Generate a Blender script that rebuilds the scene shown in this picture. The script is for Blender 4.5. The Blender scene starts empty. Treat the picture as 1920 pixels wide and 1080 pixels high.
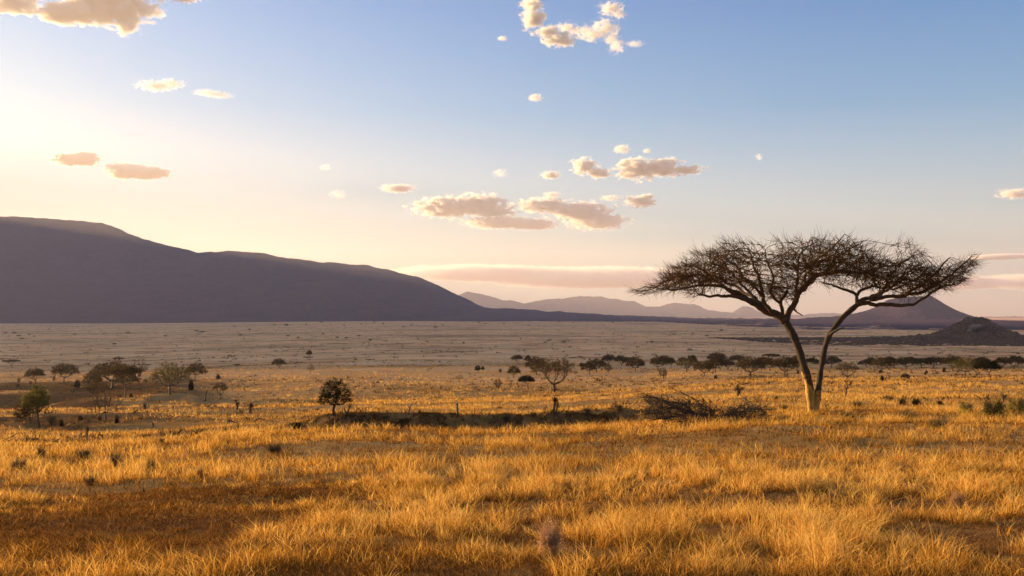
import bpy, math, random
import numpy as np
from math import radians as R
from mathutils import kdtree, Vector

# ------------------------------------------------------------------ camera, sky, sun, exposure
SC = bpy.context.scene
C = SC.collection
F = 1663.0                       # focal length in photo pixels
HZ = 590.0                       # horizon row in the photo
cam = bpy.data.objects.new('camera', bpy.data.cameras.new('camera')); C.objects.link(cam); SC.camera = cam
cam.location = (0, 0, 0); cam.rotation_euler = (R(90), 0, 0)
cam.data.sensor_width = 36; cam.data.lens = 36*F/1920; cam.data.shift_y = (HZ-540)/1920
cam.data.clip_start = .1; cam.data.clip_end = 120000

SUN_EL, SUN_AZ = R(8.0), R(-60)   # azimuth measured from +Y towards +X
w = bpy.data.worlds.new('World'); SC.world = w; w.use_nodes = True
nt = w.node_tree; N = nt.nodes; L = nt.links
bg = N['Background']
sky = N.new('ShaderNodeTexSky'); sky.sky_type = 'NISHITA'; sky.sun_disc = False
sky.sun_elevation = SUN_EL; sky.sun_rotation = SUN_AZ
sky.air_density = 1.0; sky.dust_density = .9; sky.ozone_density = 3.0
tcw = N.new('ShaderNodeTexCoord'); sepw = N.new('ShaderNodeSeparateXYZ'); L.new(tcw.outputs['Generated'], sepw.inputs[0])
tint = N.new('ShaderNodeValToRGB')
tint.color_ramp.elements[0].position = 0.0; tint.color_ramp.elements[0].color = (1.45, 1.26, 1.50, 1)
tint.color_ramp.elements[1].position = .60; tint.color_ramp.elements[1].color = (1.95, 1.15, .78, 1)  # overhead sky above the view, warmed and boosted as added fill light
for p_, c_ in ((.02, (1.08, 1.04, 1.34)), (.062, (1.22, 1.16, 1.12)), (.127, (1.0, 1.02, .98)), (.22, (.26, .56, .65)), (.33, (.03, .36, .52)), (.42, (.60, .62, .62))):
    e = tint.color_ramp.elements.new(p_); e.color = (*c_, 1)
L.new(sepw.outputs[2], tint.inputs[0])
mulw = N.new('ShaderNodeMix'); mulw.data_type = 'RGBA'; mulw.blend_type = 'MULTIPLY'; mulw.inputs[0].default_value = 1
L.new(sky.outputs[0], mulw.inputs[6]); L.new(tint.outputs[0], mulw.inputs[7])
dotw = N.new('ShaderNodeVectorMath'); dotw.operation = 'DOT_PRODUCT'; dotw.inputs[1].default_value = (.3, .5, .2); L.new(mulw.outputs[2], dotw.inputs[0])
maw = N.new('ShaderNodeMath'); maw.operation = 'MULTIPLY_ADD'; L.new(dotw.outputs['Value'], maw.inputs[0]); maw.inputs[1].default_value = .62; maw.inputs[2].default_value = .56
dvw = N.new('ShaderNodeVectorMath'); dvw.operation = 'DIVIDE'; L.new(mulw.outputs[2], dvw.inputs[0]); L.new(maw.outputs[0], dvw.inputs[1])   # soft shoulder: the glow round the low sun stays below white
L.new(dvw.outputs[0], bg.inputs[0]); bg.inputs[1].default_value = .11

sl = bpy.data.lights.new('sun', 'SUN'); sl.energy = 5.0; sl.angle = R(.5); sl.color = (1.0, .67, .31)
so = bpy.data.objects.new('sun', sl); C.objects.link(so)
SD = Vector((math.sin(SUN_AZ)*math.cos(SUN_EL), math.cos(SUN_AZ)*math.cos(SUN_EL), math.sin(SUN_EL)))
so.rotation_euler = SD.to_track_quat('Z', 'Y').to_euler(); so.location = (-30, 20, 30)

SC.view_settings.view_transform = 'Standard'; SC.view_settings.look = 'None'
SC.view_settings.exposure = 1.93; SC.view_settings.gamma = 1.0
cy = SC.cycles
cy.max_bounces = 6; cy.diffuse_bounces = 3; cy.transmission_bounces = 3; cy.volume_bounces = 1
cy.use_denoising = True; cy.volume_step_rate = .3; cy.volume_preview_step_rate = .3
try: cy.denoising_prefilter = 'ACCURATE'
except Exception: pass

rng = np.random.default_rng(7); random.seed(7)

# ------------------------------------------------------------------ helpers
def _hash(ix, iy, seed):
    n = (ix.astype(np.int64)*374761393 + iy.astype(np.int64)*668265263 + seed*1442695041) & 0x7fffffff
    n = ((n ^ (n >> 13))*1274126177) & 0x7fffffff
    n = ((n ^ (n >> 16))*668265263) & 0x7fffffff
    return (n & 0xffff)/65535.0
def vnoise(x, y, seed=0):
    ix = np.floor(x); iy = np.floor(y); fx = x-ix; fy = y-iy
    fx = fx*fx*fx*(fx*(fx*6-15)+10); fy = fy*fy*fy*(fy*(fy*6-15)+10)
    a = _hash(ix, iy, seed); b = _hash(ix+1, iy, seed); c = _hash(ix, iy+1, seed); d = _hash(ix+1, iy+1, seed)
    return (a*(1-fx)+b*fx)*(1-fy)+(c*(1-fx)+d*fx)*fy - .5
def fbm(x, y, seed=0, oct=4, gain=.5):
    s = 0; a = 1
    for i in range(oct):
        s = s+a*vnoise(x*2.03**i+17.3*i, y*2.03**i-9.1*i, seed+i*31); a *= gain
    return s
def sm(x, a, b):
    t = np.clip((x-a)/(b-a), 0, 1); return t*t*(3-2*t)

def tag(o, label=None, cat=None, group=None, kind=None):
    if label: o['label'] = label
    if cat: o['category'] = cat
    if group: o['group'] = group
    if kind: o['kind'] = kind
    return o
def mesh_np(name, V, loops, starts, totals, mats, smooth=False, attrs=None):
    me = bpy.data.meshes.new(name)
    V = np.asarray(V, dtype=np.float32); me.vertices.add(len(V)); me.vertices.foreach_set('co', V.ravel())
    me.loops.add(len(loops)); me.loops.foreach_set('vertex_index', np.asarray(loops, dtype=np.int32))
    me.polygons.add(len(starts)); me.polygons.foreach_set('loop_start', np.asarray(starts, dtype=np.int32))
    me.polygons.foreach_set('loop_total', np.asarray(totals, dtype=np.int32))
    if smooth: me.polygons.foreach_set('use_smooth', np.ones(len(starts), dtype=bool))
    me.update(calc_edges=True)
    for k, a in (attrs or {}).items():
        at = me.attributes.new(k, 'FLOAT', 'POINT'); at.data.foreach_set('value', np.asarray(a, dtype=np.float32))
    for m in (mats if isinstance(mats, (list, tuple)) else [mats]): me.materials.append(m)
    return me
def link(name, me, parent=None):
    o = bpy.data.objects.new(name, me); C.objects.link(o)
    if parent: o.parent = parent
    return o
def grid_mesh(name, X, Y, Z, mat, attrs=None):
    ny, nx = X.shape
    V = np.stack([X, Y, Z], -1).reshape(-1, 3)
    i = np.arange(ny-1)[:, None]*nx+np.arange(nx-1)[None, :]
    q = np.stack([i, i+1, i+nx+1, i+nx], -1).reshape(-1, 4)
    n = len(q)
    return mesh_np(name, V, q.ravel(), np.arange(n)*4, np.full(n, 4), mat, True,
                   {k: v.ravel() for k, v in (attrs or {}).items()})

class MB:                       # collects tubes, leaf faces, boxes, lumps into one mesh
    def __init__(s): s.V = []; s.Fc = []; s.A = []
    def face_mesh(s, name, mat, smooth=True):
        V = np.array(s.V, dtype=np.float32).reshape(-1, 3)
        tot = np.array([len(f) for f in s.Fc], dtype=np.int32)
        st = np.concatenate([[0], np.cumsum(tot)[:-1]]) if len(tot) else []
        lp = [i for f in s.Fc for i in f]
        return mesh_np(name, V, lp, st, tot, mat, smooth)
    def tube(s, P, r, sides=5, cap=True, rough=0.0):
        P = np.asarray(P, float); r = np.asarray(r, float); n = len(P)
        if n < 2: return
        T = np.empty_like(P); T[1:-1] = P[2:]-P[:-2]; T[0] = P[1]-P[0]; T[-1] = P[-1]-P[-2]
        T /= np.linalg.norm(T, axis=1)[:, None]+1e-9
        ref = np.array([0, 0, 1.]) if abs(T[0][2]) < .85 else np.array([1., 0, 0])
        u = np.cross(T[0], ref); u /= np.linalg.norm(u)
        base = len(s.V); ang = np.arange(sides)*2*math.pi/sides; ca, sa = np.cos(ang), np.sin(ang)
        for k in range(n):
            u = u-T[k]*np.dot(u, T[k]); u /= np.linalg.norm(u)+1e-9; v = np.cross(T[k], u)
            rr = r[k]*(1+rough*(rng.random(sides)-.5)) if rough else r[k]*np.ones(sides)
            s.V.extend((P[k]+(rr*ca)[:, None]*u+(rr*sa)[:, None]*v).tolist())
        for k in range(n-1):
            a = base+k*sides
            for j in range(sides):
                j2 = (j+1) % sides
                s.Fc.append((a+j, a+j2, a+sides+j2, a+sides+j))
        if cap:
            s.Fc.append(tuple(base+sides-1-j for j in range(sides)))
            s.Fc.append(tuple(base+(n-1)*sides+j for j in range(sides)))
    def leaves(s, Cn, size, rg, flat=.5, n=3):
        for c in Cn:
            for _ in range(n):
                a = rg.normal(size=3); a[2] *= flat; a /= np.linalg.norm(a)+1e-9
                b = np.cross(a, rg.normal(size=3)); b /= np.linalg.norm(b)+1e-9
                q = c+rg.normal(size=3)*size*.8; z = size*(.5+rg.random())
                i = len(s.V); s.V.extend([(q-a*z*.5-b*z*.3).tolist(), (q+a*z*.6-b*z*.15).tolist(), (q+b*z*.5).tolist()])
                s.Fc.append((i, i+1, i+2))
    def box(s, x0, x1, y0, y1, z0, z1):
        i = len(s.V)
        s.V.extend([[x0,y0,z0],[x1,y0,z0],[x1,y1,z0],[x0,y1,z0],[x0,y0,z1],[x1,y0,z1],[x1,y1,z1],[x0,y1,z1]])
        s.Fc.extend([(i,i+3,i+2,i+1),(i+4,i+5,i+6,i+7),(i,i+1,i+5,i+4),(i+1,i+2,i+6,i+5),(i+2,i+3,i+7,i+6),(i+3,i,i+4,i+7)])

# ------------------------------------------------------------------ materials
def mat_new(name):
    m = bpy.data.materials.new(name); m.use_nodes = True; n = m.node_tree; n.nodes.clear()
    out = n.nodes.new('ShaderNodeOutputMaterial'); return m, n.nodes, n.links, out
def noise_node(N, L, scale, detail=5, coord='Object', rough=.6, vec=None, stretch=None):
    t = N.new('ShaderNodeTexNoise'); t.inputs['Scale'].default_value = scale
    t.inputs['Detail'].default_value = detail; t.inputs['Roughness'].default_value = rough
    if vec is None:
        tc = N.new('ShaderNodeTexCoord'); vec = tc.outputs[coord]
    if stretch:
        mp = N.new('ShaderNodeMapping'); mp.inputs['Scale'].default_value = stretch; L.new(vec, mp.inputs[0]); vec = mp.outputs[0]
    L.new(vec, t.inputs['Vector']); return t
def ramp(N, L, src, stops):
    r = N.new('ShaderNodeValToRGB'); cr = r.color_ramp
    cr.elements[0].position, cr.elements[0].color = stops[0][0], (*stops[0][1], 1)
    cr.elements[1].position, cr.elements[1].color = stops[-1][0], (*stops[-1][1], 1)
    for p, c in stops[1:-1]:
        e = cr.elements.new(p); e.color = (*c, 1)
    L.new(src, r.inputs[0]); return r.outputs[0]
def mixc(N, L, f, a, b, bt='MIX'):
    m = N.new('ShaderNodeMix'); m.data_type = 'RGBA'; m.blend_type = bt
    for k, v in ((0, f), (6, a), (7, b)):
        if hasattr(v, 'links'): L.new(v, m.inputs[k])
        elif isinstance(v, tuple): m.inputs[k].default_value = (*v, 1)
        else: m.inputs[k].default_value = v
    return m.outputs[2]
def attr(N, name):
    a = N.new('ShaderNodeAttribute'); a.attribute_name = name; return a.outputs['Fac']

def mat_bark(name, dark, light, scale=14):
    m, N, L, out = mat_new(name)
    n1 = noise_node(N, L, scale, 6, stretch=(1, 1, .25)); c = ramp(N, L, n1.outputs[0], [(.3, dark), (.7, light)])
    b = N.new('ShaderNodeBsdfPrincipled'); b.inputs['Roughness'].default_value = .9
    L.new(c, b.inputs['Base Color'])
    bp = N.new('ShaderNodeBump'); bp.inputs['Strength'].default_value = .9; bp.inputs['Distance'].default_value = .05
    L.new(n1.outputs[0], bp.inputs['Height']); L.new(bp.outputs[0], b.inputs['Normal']); L.new(b.outputs[0], out.inputs[0])
    return m
def mat_leaf(name, c0, c1, trans=.35, scale=1.5):
    m, N, L, out = mat_new(name)
    n1 = noise_node(N, L, scale, 3); c = ramp(N, L, n1.outputs[0], [(.35, c0), (.65, c1)])
    oi = N.new('ShaderNodeObjectInfo'); mr = N.new('ShaderNodeMapRange'); L.new(oi.outputs['Random'], mr.inputs[0])
    mr.inputs[3].default_value = .75; mr.inputs[4].default_value = 1.25
    hsv = N.new('ShaderNodeHueSaturation'); L.new(mr.outputs[0], hsv.inputs['Value']); L.new(c, hsv.inputs['Color'])
    d = N.new('ShaderNodeBsdfDiffuse'); t = N.new('ShaderNodeBsdfTranslucent'); mx = N.new('ShaderNodeMixShader')
    mx.inputs[0].default_value = trans
    for s in (d, t): L.new(hsv.outputs[0], s.inputs[0])
    L.new(d.outputs[0], mx.inputs[1]); L.new(t.outputs[0], mx.inputs[2]); L.new(mx.outputs[0], out.inputs[0])
    return m
M = {}
M['bark'] = mat_bark('bark', (.022, .013, .008), (.095, .054, .026))
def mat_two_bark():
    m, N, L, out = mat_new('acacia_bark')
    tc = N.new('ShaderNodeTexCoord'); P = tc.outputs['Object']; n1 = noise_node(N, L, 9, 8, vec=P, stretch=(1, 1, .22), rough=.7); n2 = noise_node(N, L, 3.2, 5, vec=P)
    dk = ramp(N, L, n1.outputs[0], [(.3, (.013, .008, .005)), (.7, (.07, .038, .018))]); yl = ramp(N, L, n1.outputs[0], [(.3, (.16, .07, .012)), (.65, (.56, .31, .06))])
    sp = N.new('ShaderNodeSeparateXYZ'); L.new(P, sp.inputs[0]); xa = N.new('ShaderNodeMath'); xa.operation = 'MULTIPLY_ADD'; L.new(sp.outputs[0], xa.inputs[0]); xa.inputs[1].default_value = 1.3; L.new(sp.outputs[2], xa.inputs[2]); ad = N.new('ShaderNodeMath'); ad.operation = 'MULTIPLY_ADD'; L.new(n2.outputs[0], ad.inputs[0]); ad.inputs[1].default_value = 2.6; L.new(xa.outputs[0], ad.inputs[2])  # yellow base bark, biased left to put the sunlit side into the colour
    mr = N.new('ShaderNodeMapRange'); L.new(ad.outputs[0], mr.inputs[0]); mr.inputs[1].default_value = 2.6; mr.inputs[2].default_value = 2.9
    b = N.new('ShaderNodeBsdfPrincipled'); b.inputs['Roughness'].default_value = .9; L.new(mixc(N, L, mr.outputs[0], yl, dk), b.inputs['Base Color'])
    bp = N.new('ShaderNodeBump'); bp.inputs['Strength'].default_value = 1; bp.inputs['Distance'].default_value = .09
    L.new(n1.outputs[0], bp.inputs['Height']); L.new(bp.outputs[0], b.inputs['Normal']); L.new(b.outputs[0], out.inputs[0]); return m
M['sunlit_yellow_bark'] = mat_two_bark()
M['dead_wood'] = mat_bark('dead_wood', (.035, .022, .014), (.11, .07, .04))
M['black_wood'] = mat_bark('black_wood', (.014, .009, .006), (.055, .034, .018))
M['far_bark'] = mat_bark('far_bark', (.05, .035, .025), (.10, .07, .05), 2)
M['twig'] = mat_leaf('twig', (.036, .020, .008), (.125, .066, .022), .25, 2)
M['leaf'] = mat_leaf('leaf', (.040, .027, .012), (.098, .064, .027), .38)
M['leaf_dark'] = mat_leaf('leaf_dark', (.014, .012, .006), (.035, .028, .010), .25)
M['leaf_green'] = mat_leaf('leaf_green', (.06, .055, .012), (.12, .10, .022), .5)
M['leaf_bare'] = mat_leaf('leaf_bare', (.10, .065, .035), (.17, .11, .06), .3)
M['leaf_bush'] = mat_leaf('leaf_bush', (.20, .16, .03), (.42, .32, .07), .5)
M['herb'] = mat_leaf('herb', (.16, .11, .025), (.36, .24, .06), .5, 3)
M['shrub_dry'] = mat_leaf('shrub_dry', (.10, .065, .03), (.24, .15, .065), .4, 3)
M['herb_pale'] = mat_leaf('herb_pale', (.36, .21, .11), (.58, .38, .24), .4, 3)
def mat_plain(name, col, rough=.8):
    m, N, L, out = mat_new(name); b = N.new('ShaderNodeBsdfPrincipled')
    n1 = noise_node(N, L, .6, 3); d = tuple(x*.8 for x in col)
    L.new(ramp(N, L, n1.outputs[0], [(.35, d), (.65, col)]), b.inputs['Base Color']); b.inputs['Roughness'].default_value = rough
    L.new(b.outputs[0], out.inputs[0]); return m
M['plaster'] = mat_plain('plaster', (.62, .58, .52)); M['tin'] = mat_plain('tin', (.50, .50, .52), .45)
M['tin_green'] = mat_plain('tin_green', (.16, .26, .24), .5); M['dark_opening'] = mat_plain('dark_opening', (.03, .03, .03))
M['steel'] = mat_plain('steel', (.6, .55, .55), .4)

# ------------------------------------------------------------------ the lie of the land
def table(pairs):
    y = np.log(np.array([p[0] for p in pairs], float)); z = np.array([-(p[1]-HZ)*p[0]/F for p in pairs])
    return y, z
LY = np.linspace(math.log(2), math.log(60000), 900)
def tab_smooth(pairs):
    y, z = table(pairs); q = np.interp(LY, y, z)
    k = np.exp(-np.linspace(-2.2, 2.2, 33)**2); k /= k.sum()
    return np.convolve(np.pad(q, 16, mode='edge'), k, 'valid')
FAR = [(9000, 600), (14000, 596), (25000, 593.5), (60000, 592)]
TL = tab_smooth([(2, 2250), (5, 1370), (8, 1090), (14, 965), (25, 885), (40, 845), (60, 827), (80, 815), (100, 806), (118, 799),
                 (150, 768), (200, 737), (300, 706), (450, 688), (650, 676), (1000, 658), (2000, 632), (4000, 614), (6500, 605)]+FAR)
TM = tab_smooth([(2, 2250), (5, 1370), (8, 1085), (12, 975), (20, 893), (33, 832), (45, 806), (60, 795), (90, 779), (130, 756),
                 (200, 722), (290, 693), (450, 676), (650, 664), (1000, 647), (2000, 625), (4000, 608), (6500, 601)]+FAR)
TR = tab_smooth([(2, 2250), (5, 1370), (8, 1085), (12, 968), (20, 880), (33, 815), (50, 779), (75, 757), (110, 737), (160, 717),
                 (230, 699), (300, 689), (450, 677), (650, 664), (1000, 647), (2000, 627), (4000, 609), (6500, 602)]+FAR)
def masks(X, Y):
    """how bare and how dark the cover is (real patches of soil, low scrub and burnt ground)"""
    Yc = np.maximum(Y, 4); u = X/Yc
    gully = sm(-u, .27, .42)*sm(Y, 88, 115)*(1-sm(Y, 210, 300))
    bare = gully*sm(fbm(X/28, Y/14, 5), -.22, .04)*.95
    near = fbm(X/7.5, Y/4.2, 11, 4)
    bare = np.maximum(bare, sm(near, .29, .5)*(1-sm(Y, 40, 80))*.9)
    spot = np.exp(-((X+5.2-.2*(Y-13))/2.5)**2-((Y-13.3)/.85)**2)
    bare = np.maximum(bare, np.clip(spot*1.5, 0, 1))
    d = Y-ditch(X); bare = np.maximum(bare, sm(X, -16.5, -10)*(1-sm(X, 6, 12))*np.exp(-((d-.3)/1.9)**2)*.95)
    return np.clip(bare, 0, 1), gully
def ditch(X):                    # line of the shallow wash crossing in front of the acacia
    return 50.5+ 3.2*np.sin(X*.07+1.0)+ 1.6*np.sin(X*.21) - .12*X
def height(X, Y):
    X = np.asarray(X, float); Y = np.asarray(Y, float)
    Yc = np.maximum(Y, 2.0); ly = np.log(Yc)
    u = X/(Yc+3)
    wl = 1-sm(u, -.50, -.12); wr = sm(u, .0, .30); wm = 1-wl-wr
    z = wl*np.interp(ly, LY, TL)+wm*np.interp(ly, LY, TM)+wr*np.interp(ly, LY, TR)
    n = np.where(Y < 60, 1, 60/Yc)
    z = z+fbm(X/13, Y/9, 3, 3)*.34*sm(Y, 5, 14)*(1-sm(Y, 90, 200))
    z = z+fbm(X/2.2, Y/2.2, 4, 3)*.10*(1-sm(Y, 80, 140))
    z = z+fbm(X/70, Y/38, 8, 4)*1.5*sm(Y, 70, 160)*(1-sm(Y, 2500, 5000))
    # eroded gully field on the left
    bare, gully = masks(X, Y)
    r = 1-np.abs(fbm(X/34+3, (Y+.25*X)/13, 9, 3))*4
    z = z-gully*np.clip(r, 0, 1)*3.2+gully*1.0
    # wash in front of the tree: drops behind the near slope, then a steep bank faces the camera
    d = Y-ditch(X); f = sm(X, -16.5, -10)*(1-sm(X, 6, 12))
    wob = fbm(X/3, Y/3, 21, 3)
    z = z+f*(-.95*np.exp(-((d+1.6)/2.4)**2)+1.05*sm(d+wob*2.5, 0, 1.6)*np.exp(-np.clip(d-1.6, 0, None)/7))
    return z
def ground_at(px, py, ymin=6, ymax=12000):
    ys = np.geomspace(ymin, ymax, 1500); xs = (px-960)/F*ys; zr = -(py-HZ)/F*ys
    g = height(xs, ys); k = np.argmax(g >= zr)
    if not (g >= zr).any(): k = len(ys)-1
    if k == 0: return xs[0], ys[0], float(g[0])
    return float(xs[k]), float(ys[k]), float(height(xs[k], ys[k]))

# ground sheet
def spaced(lim, near, n):
    t = np.linspace(-1, 1, n); k = math.asinh(lim/near); return near*np.sinh(t*k)
gy = np.concatenate([np.linspace(-60, 3, 30), np.geomspace(3.4, 62000, 1050)])
gx = spaced(45000, 26, 701)
GX, GY = np.meshgrid(gx, gy)
GZ = height(GX, GY)
far = np.hypot(GX, GY)
bare, gully = masks(GX, GY)
def mat_ground():
    m, N, L, out = mat_new('savanna_ground')
    geo = N.new('ShaderNodeNewGeometry'); P = geo.outputs['Position']
    nf = noise_node(N, L, 3.0, 6, vec=P, rough=.7); nm = noise_node(N, L, .12, 6, vec=P, rough=.65)
    ns = noise_node(N, L, .02, 7, vec=P, rough=.62, stretch=(1, 1.6, 1)); nl = noise_node(N, L, .0022, 6, vec=P, rough=.6, stretch=(1, 1.5, 1))
    straw = ramp(N, L, nf.outputs[0], [(.30, (.13, .06, .018)), (.55, (.34, .19, .06)), (.75, (.50, .31, .11))])
    straw2 = ramp(N, L, nm.outputs[0], [(.35, (.30, .165, .055)), (.5, (.46, .28, .11)), (.68, (.56, .36, .16))])
    c = mixc(N, L, .55, straw, straw2)
    sep = N.new('ShaderNodeSeparateXYZ'); L.new(P, sep.inputs[0])
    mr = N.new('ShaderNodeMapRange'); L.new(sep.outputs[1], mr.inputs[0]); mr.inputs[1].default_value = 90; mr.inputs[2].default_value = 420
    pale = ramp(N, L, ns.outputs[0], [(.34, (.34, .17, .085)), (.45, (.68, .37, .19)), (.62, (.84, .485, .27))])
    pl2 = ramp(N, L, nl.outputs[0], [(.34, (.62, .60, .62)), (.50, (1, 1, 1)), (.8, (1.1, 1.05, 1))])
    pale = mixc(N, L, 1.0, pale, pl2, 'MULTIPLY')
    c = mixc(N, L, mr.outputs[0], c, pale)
    soil = ramp(N, L, nf.outputs[0], [(.3, (.10, .042, .016)), (.7, (.28, .135, .055))])
    c = mixc(N, L, attr(N, 'bare'), c, soil)
    b = N.new('ShaderNodeBsdfDiffuse'); L.new(c, b.inputs[0]); b.inputs[1].default_value = .6
    bp = N.new('ShaderNodeBump'); bp.inputs['Strength'].default_value = .8; bp.inputs['Distance'].default_value = .15
    L.new(nf.outputs[0], bp.inputs['Height']); L.new(bp.outputs[0], b.inputs['Normal']); L.new(b.outputs[0], out.inputs[0])
    return m
MG = mat_ground()
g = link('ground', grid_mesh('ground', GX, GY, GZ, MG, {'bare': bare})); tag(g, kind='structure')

# ------------------------------------------------------------------ mountains and hills
def mat_hill(name, lo, hi, scale, bump=20):
    m, N, L, out = mat_new(name)
    geo = N.new('ShaderNodeNewGeometry'); P = geo.outputs['Position']
    n1 = noise_node(N, L, scale, 8, vec=P, rough=.68); n2 = noise_node(N, L, scale*9, 6, vec=P, rough=.7)
    c = mixc(N, L, .6, ramp(N, L, n1.outputs[0], [(.35, lo), (.65, hi)]), ramp(N, L, n2.outputs[0], [(.38, lo), (.62, hi)]))
    b = N.new('ShaderNodeBsdfDiffuse'); L.new(c, b.inputs[0])
    bp = N.new('ShaderNodeBump'); bp.inputs['Strength'].default_value = .7; bp.inputs['Distance'].default_value = bump
    L.new(n2.outputs[0], bp.inputs['Height']); L.new(bp.outputs[0], b.inputs['Normal']); L.new(b.outputs[0], out.inputs[0])
    return m
def crest(pts):                  # (px, row, distance) -> plan position and height of a crest point
    return [((p-960)/F*Y, Y, -(r-HZ)/F*Y) for p, r, Y in pts]
def hill(name, ridge, xr, yr, nx, ny, W, p, mat, rough, rs, seed, foot=0.0, crestn=0.0, Wn=None):
    R_ = np.array(ridge, float)
    X, Y = np.meshgrid(np.linspace(*xr, nx), np.linspace(*yr, ny))
    best = np.full(X.shape, 1e9); H = np.zeros(X.shape); base = height(X, Y)
    for a, b in zip(R_[:-1], R_[1:]):
        d = b-a; l2 = d[0]**2+d[1]**2
        t = np.clip(((X-a[0])*d[0]+(Y-a[1])*d[1])/l2, 0, 1)
        dist = np.hypot(X-a[0]-t*d[0], Y-a[1]-t*d[1]); h = a[2]+t*d[2]
        k = dist < best; best = np.where(k, dist, best); H = np.where(k, h, H)
    q = best/W
    prof = np.clip(1-best/(Wn or W), 0, 1)**p
    if foot: prof = prof*(1-foot)+foot*np.clip(1-q*.8, 0, 1)
    e = (fbm(X/rs, Y/rs, seed, 6, .55))
    gul = np.abs(fbm(X/(rs*.55), Y/(rs*1.2), seed+5, 4))
    rise = H-base
    z = base+rise*prof+rise*(e*rough-gul*rough*1.3)*np.clip(q*3, 0, 1)*prof**.5+crestn*fbm(X/(rs*.12), Y/(rs*.12), seed+9, 4)*np.clip(prof*6, 0, 1)
    z = z-(np.clip(q-.93, 0, 1)*rise*.6+2)*(q > .93)
    o = link(name, grid_mesh(name, X, Y, z, mat)); tag(o, kind='structure'); return o
MH = mat_hill('mountain_scrub', (.020, .014, .026), (.098, .060, .085), .004)
MHF = mat_hill('far_hill_scrub', (.030, .024, .034), (.08, .056, .075), .0015)
MHR = mat_hill('rocky_hill_scrub', (.040, .024, .018), (.19, .115, .08), .03, 5)
shade_ridge = [(-6500, 3300, 500), (-6500, 3600, 740), (-6500, 3900, 960), (-6500, 4170, 1120), (-6500, 4445, 1090),
          (-6500, 4940, 1230), (-6550, 5500, 1330), (-6600, 6500, 1400), (-6700, 7600, 1420), (-6300, 8300, 1250)]
ridgeB = [(-9500, 8600, 1300), (-7600, 8500, 1300), (-6300, 8450, 1150)]+crest([(p, r, 8500) for p, r in
    [(-120, 398), (0, 405), (60, 407), (130, 411), (190, 416), (230, 432), (270, 447), (320, 461), (370, 472), (430, 470), (490, 473), (540, 484),
     (600, 490), (650, 495), (690, 497), (740, 509), (780, 518), (820, 534), (860, 553), (890, 568), (912, 577)]]) + \
    crest([(960, 579, 8400), (1050, 585, 8200), (1130, 590, 8000), (1300, 597, 7800)])
hill('mountain', shade_ridge, (-10500, -3900), (1600, 8800), 260, 280, 2300, 1.25, MH, .10, 900, 41)  # unseen ridge left of the view, crest shaped to shade the plain
hill('mountain', ridgeB, (-11000, 3400), (5600, 12000), 620, 300, 2700, 1.35, MH, .09, 900, 47, .12, 14)
D1 = 17000
hill('hills', crest([(p, r, D1) for p, r in [(780, 560), (840, 556), (875, 547), (905, 550), (940, 560), (985, 567), (1010, 562), (1040, 560), (1065, 557),
    (1090, 553), (1130, 556), (1165, 562), (1190, 564), (1210, 574), (1235, 575), (1250, 570), (1262, 568), (1300, 571), (1318, 577), (1330, 582),
    (1360, 587), (1375, 587), (1384, 580), (1393, 575), (1402, 575), (1412, 579), (1425, 586), (1440, 589), (1500, 591), (1527, 589), (1545, 586), (1560, 587),
    (1580, 591), (1640, 590), (1700, 592), (1840, 597), (1870, 595), (1920, 596), (2050, 592)]]), (-3500, 13000), (14500, 20500), 900, 120, 2300, 1.3, MHF, .09, 1400, 61, .15, 34, 1100)
hill('hills', crest([(p, r, 5400) for p, r in [(1330, 603), (1400, 600), (1470, 598), (1560, 594), (1600, 588), (1622, 583), (1640, 577), (1652, 570), (1665, 562), (1680, 557),
    (1700, 556), (1725, 556), (1745, 553), (1757, 561), (1775, 573), (1795, 584), (1815, 593), (1835, 598), (1880, 602), (1960, 604), (2100, 606)]]),
    (900, 5600), (2350, 7300), 520, 320, 3000, 1.15, MH, .10, 520, 71, .16, 7, 400)
hill('hills', crest([(p, r, 1250) for p, r in [(1520, 643), (1560, 641), (1620, 638), (1680, 634), (1730, 630), (1758, 626), (1775, 618), (1790, 609), (1803, 602), (1815, 596), (1835, 593), (1850, 598),
    (1862, 605), (1880, 616), (1900, 629), (1920, 637), (1960, 642), (2040, 646)]]), (340, 1050), (820, 1700), 480, 400, 330, 1.0, MHR, .22, 60, 83, .26, 5.0, 75)
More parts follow.
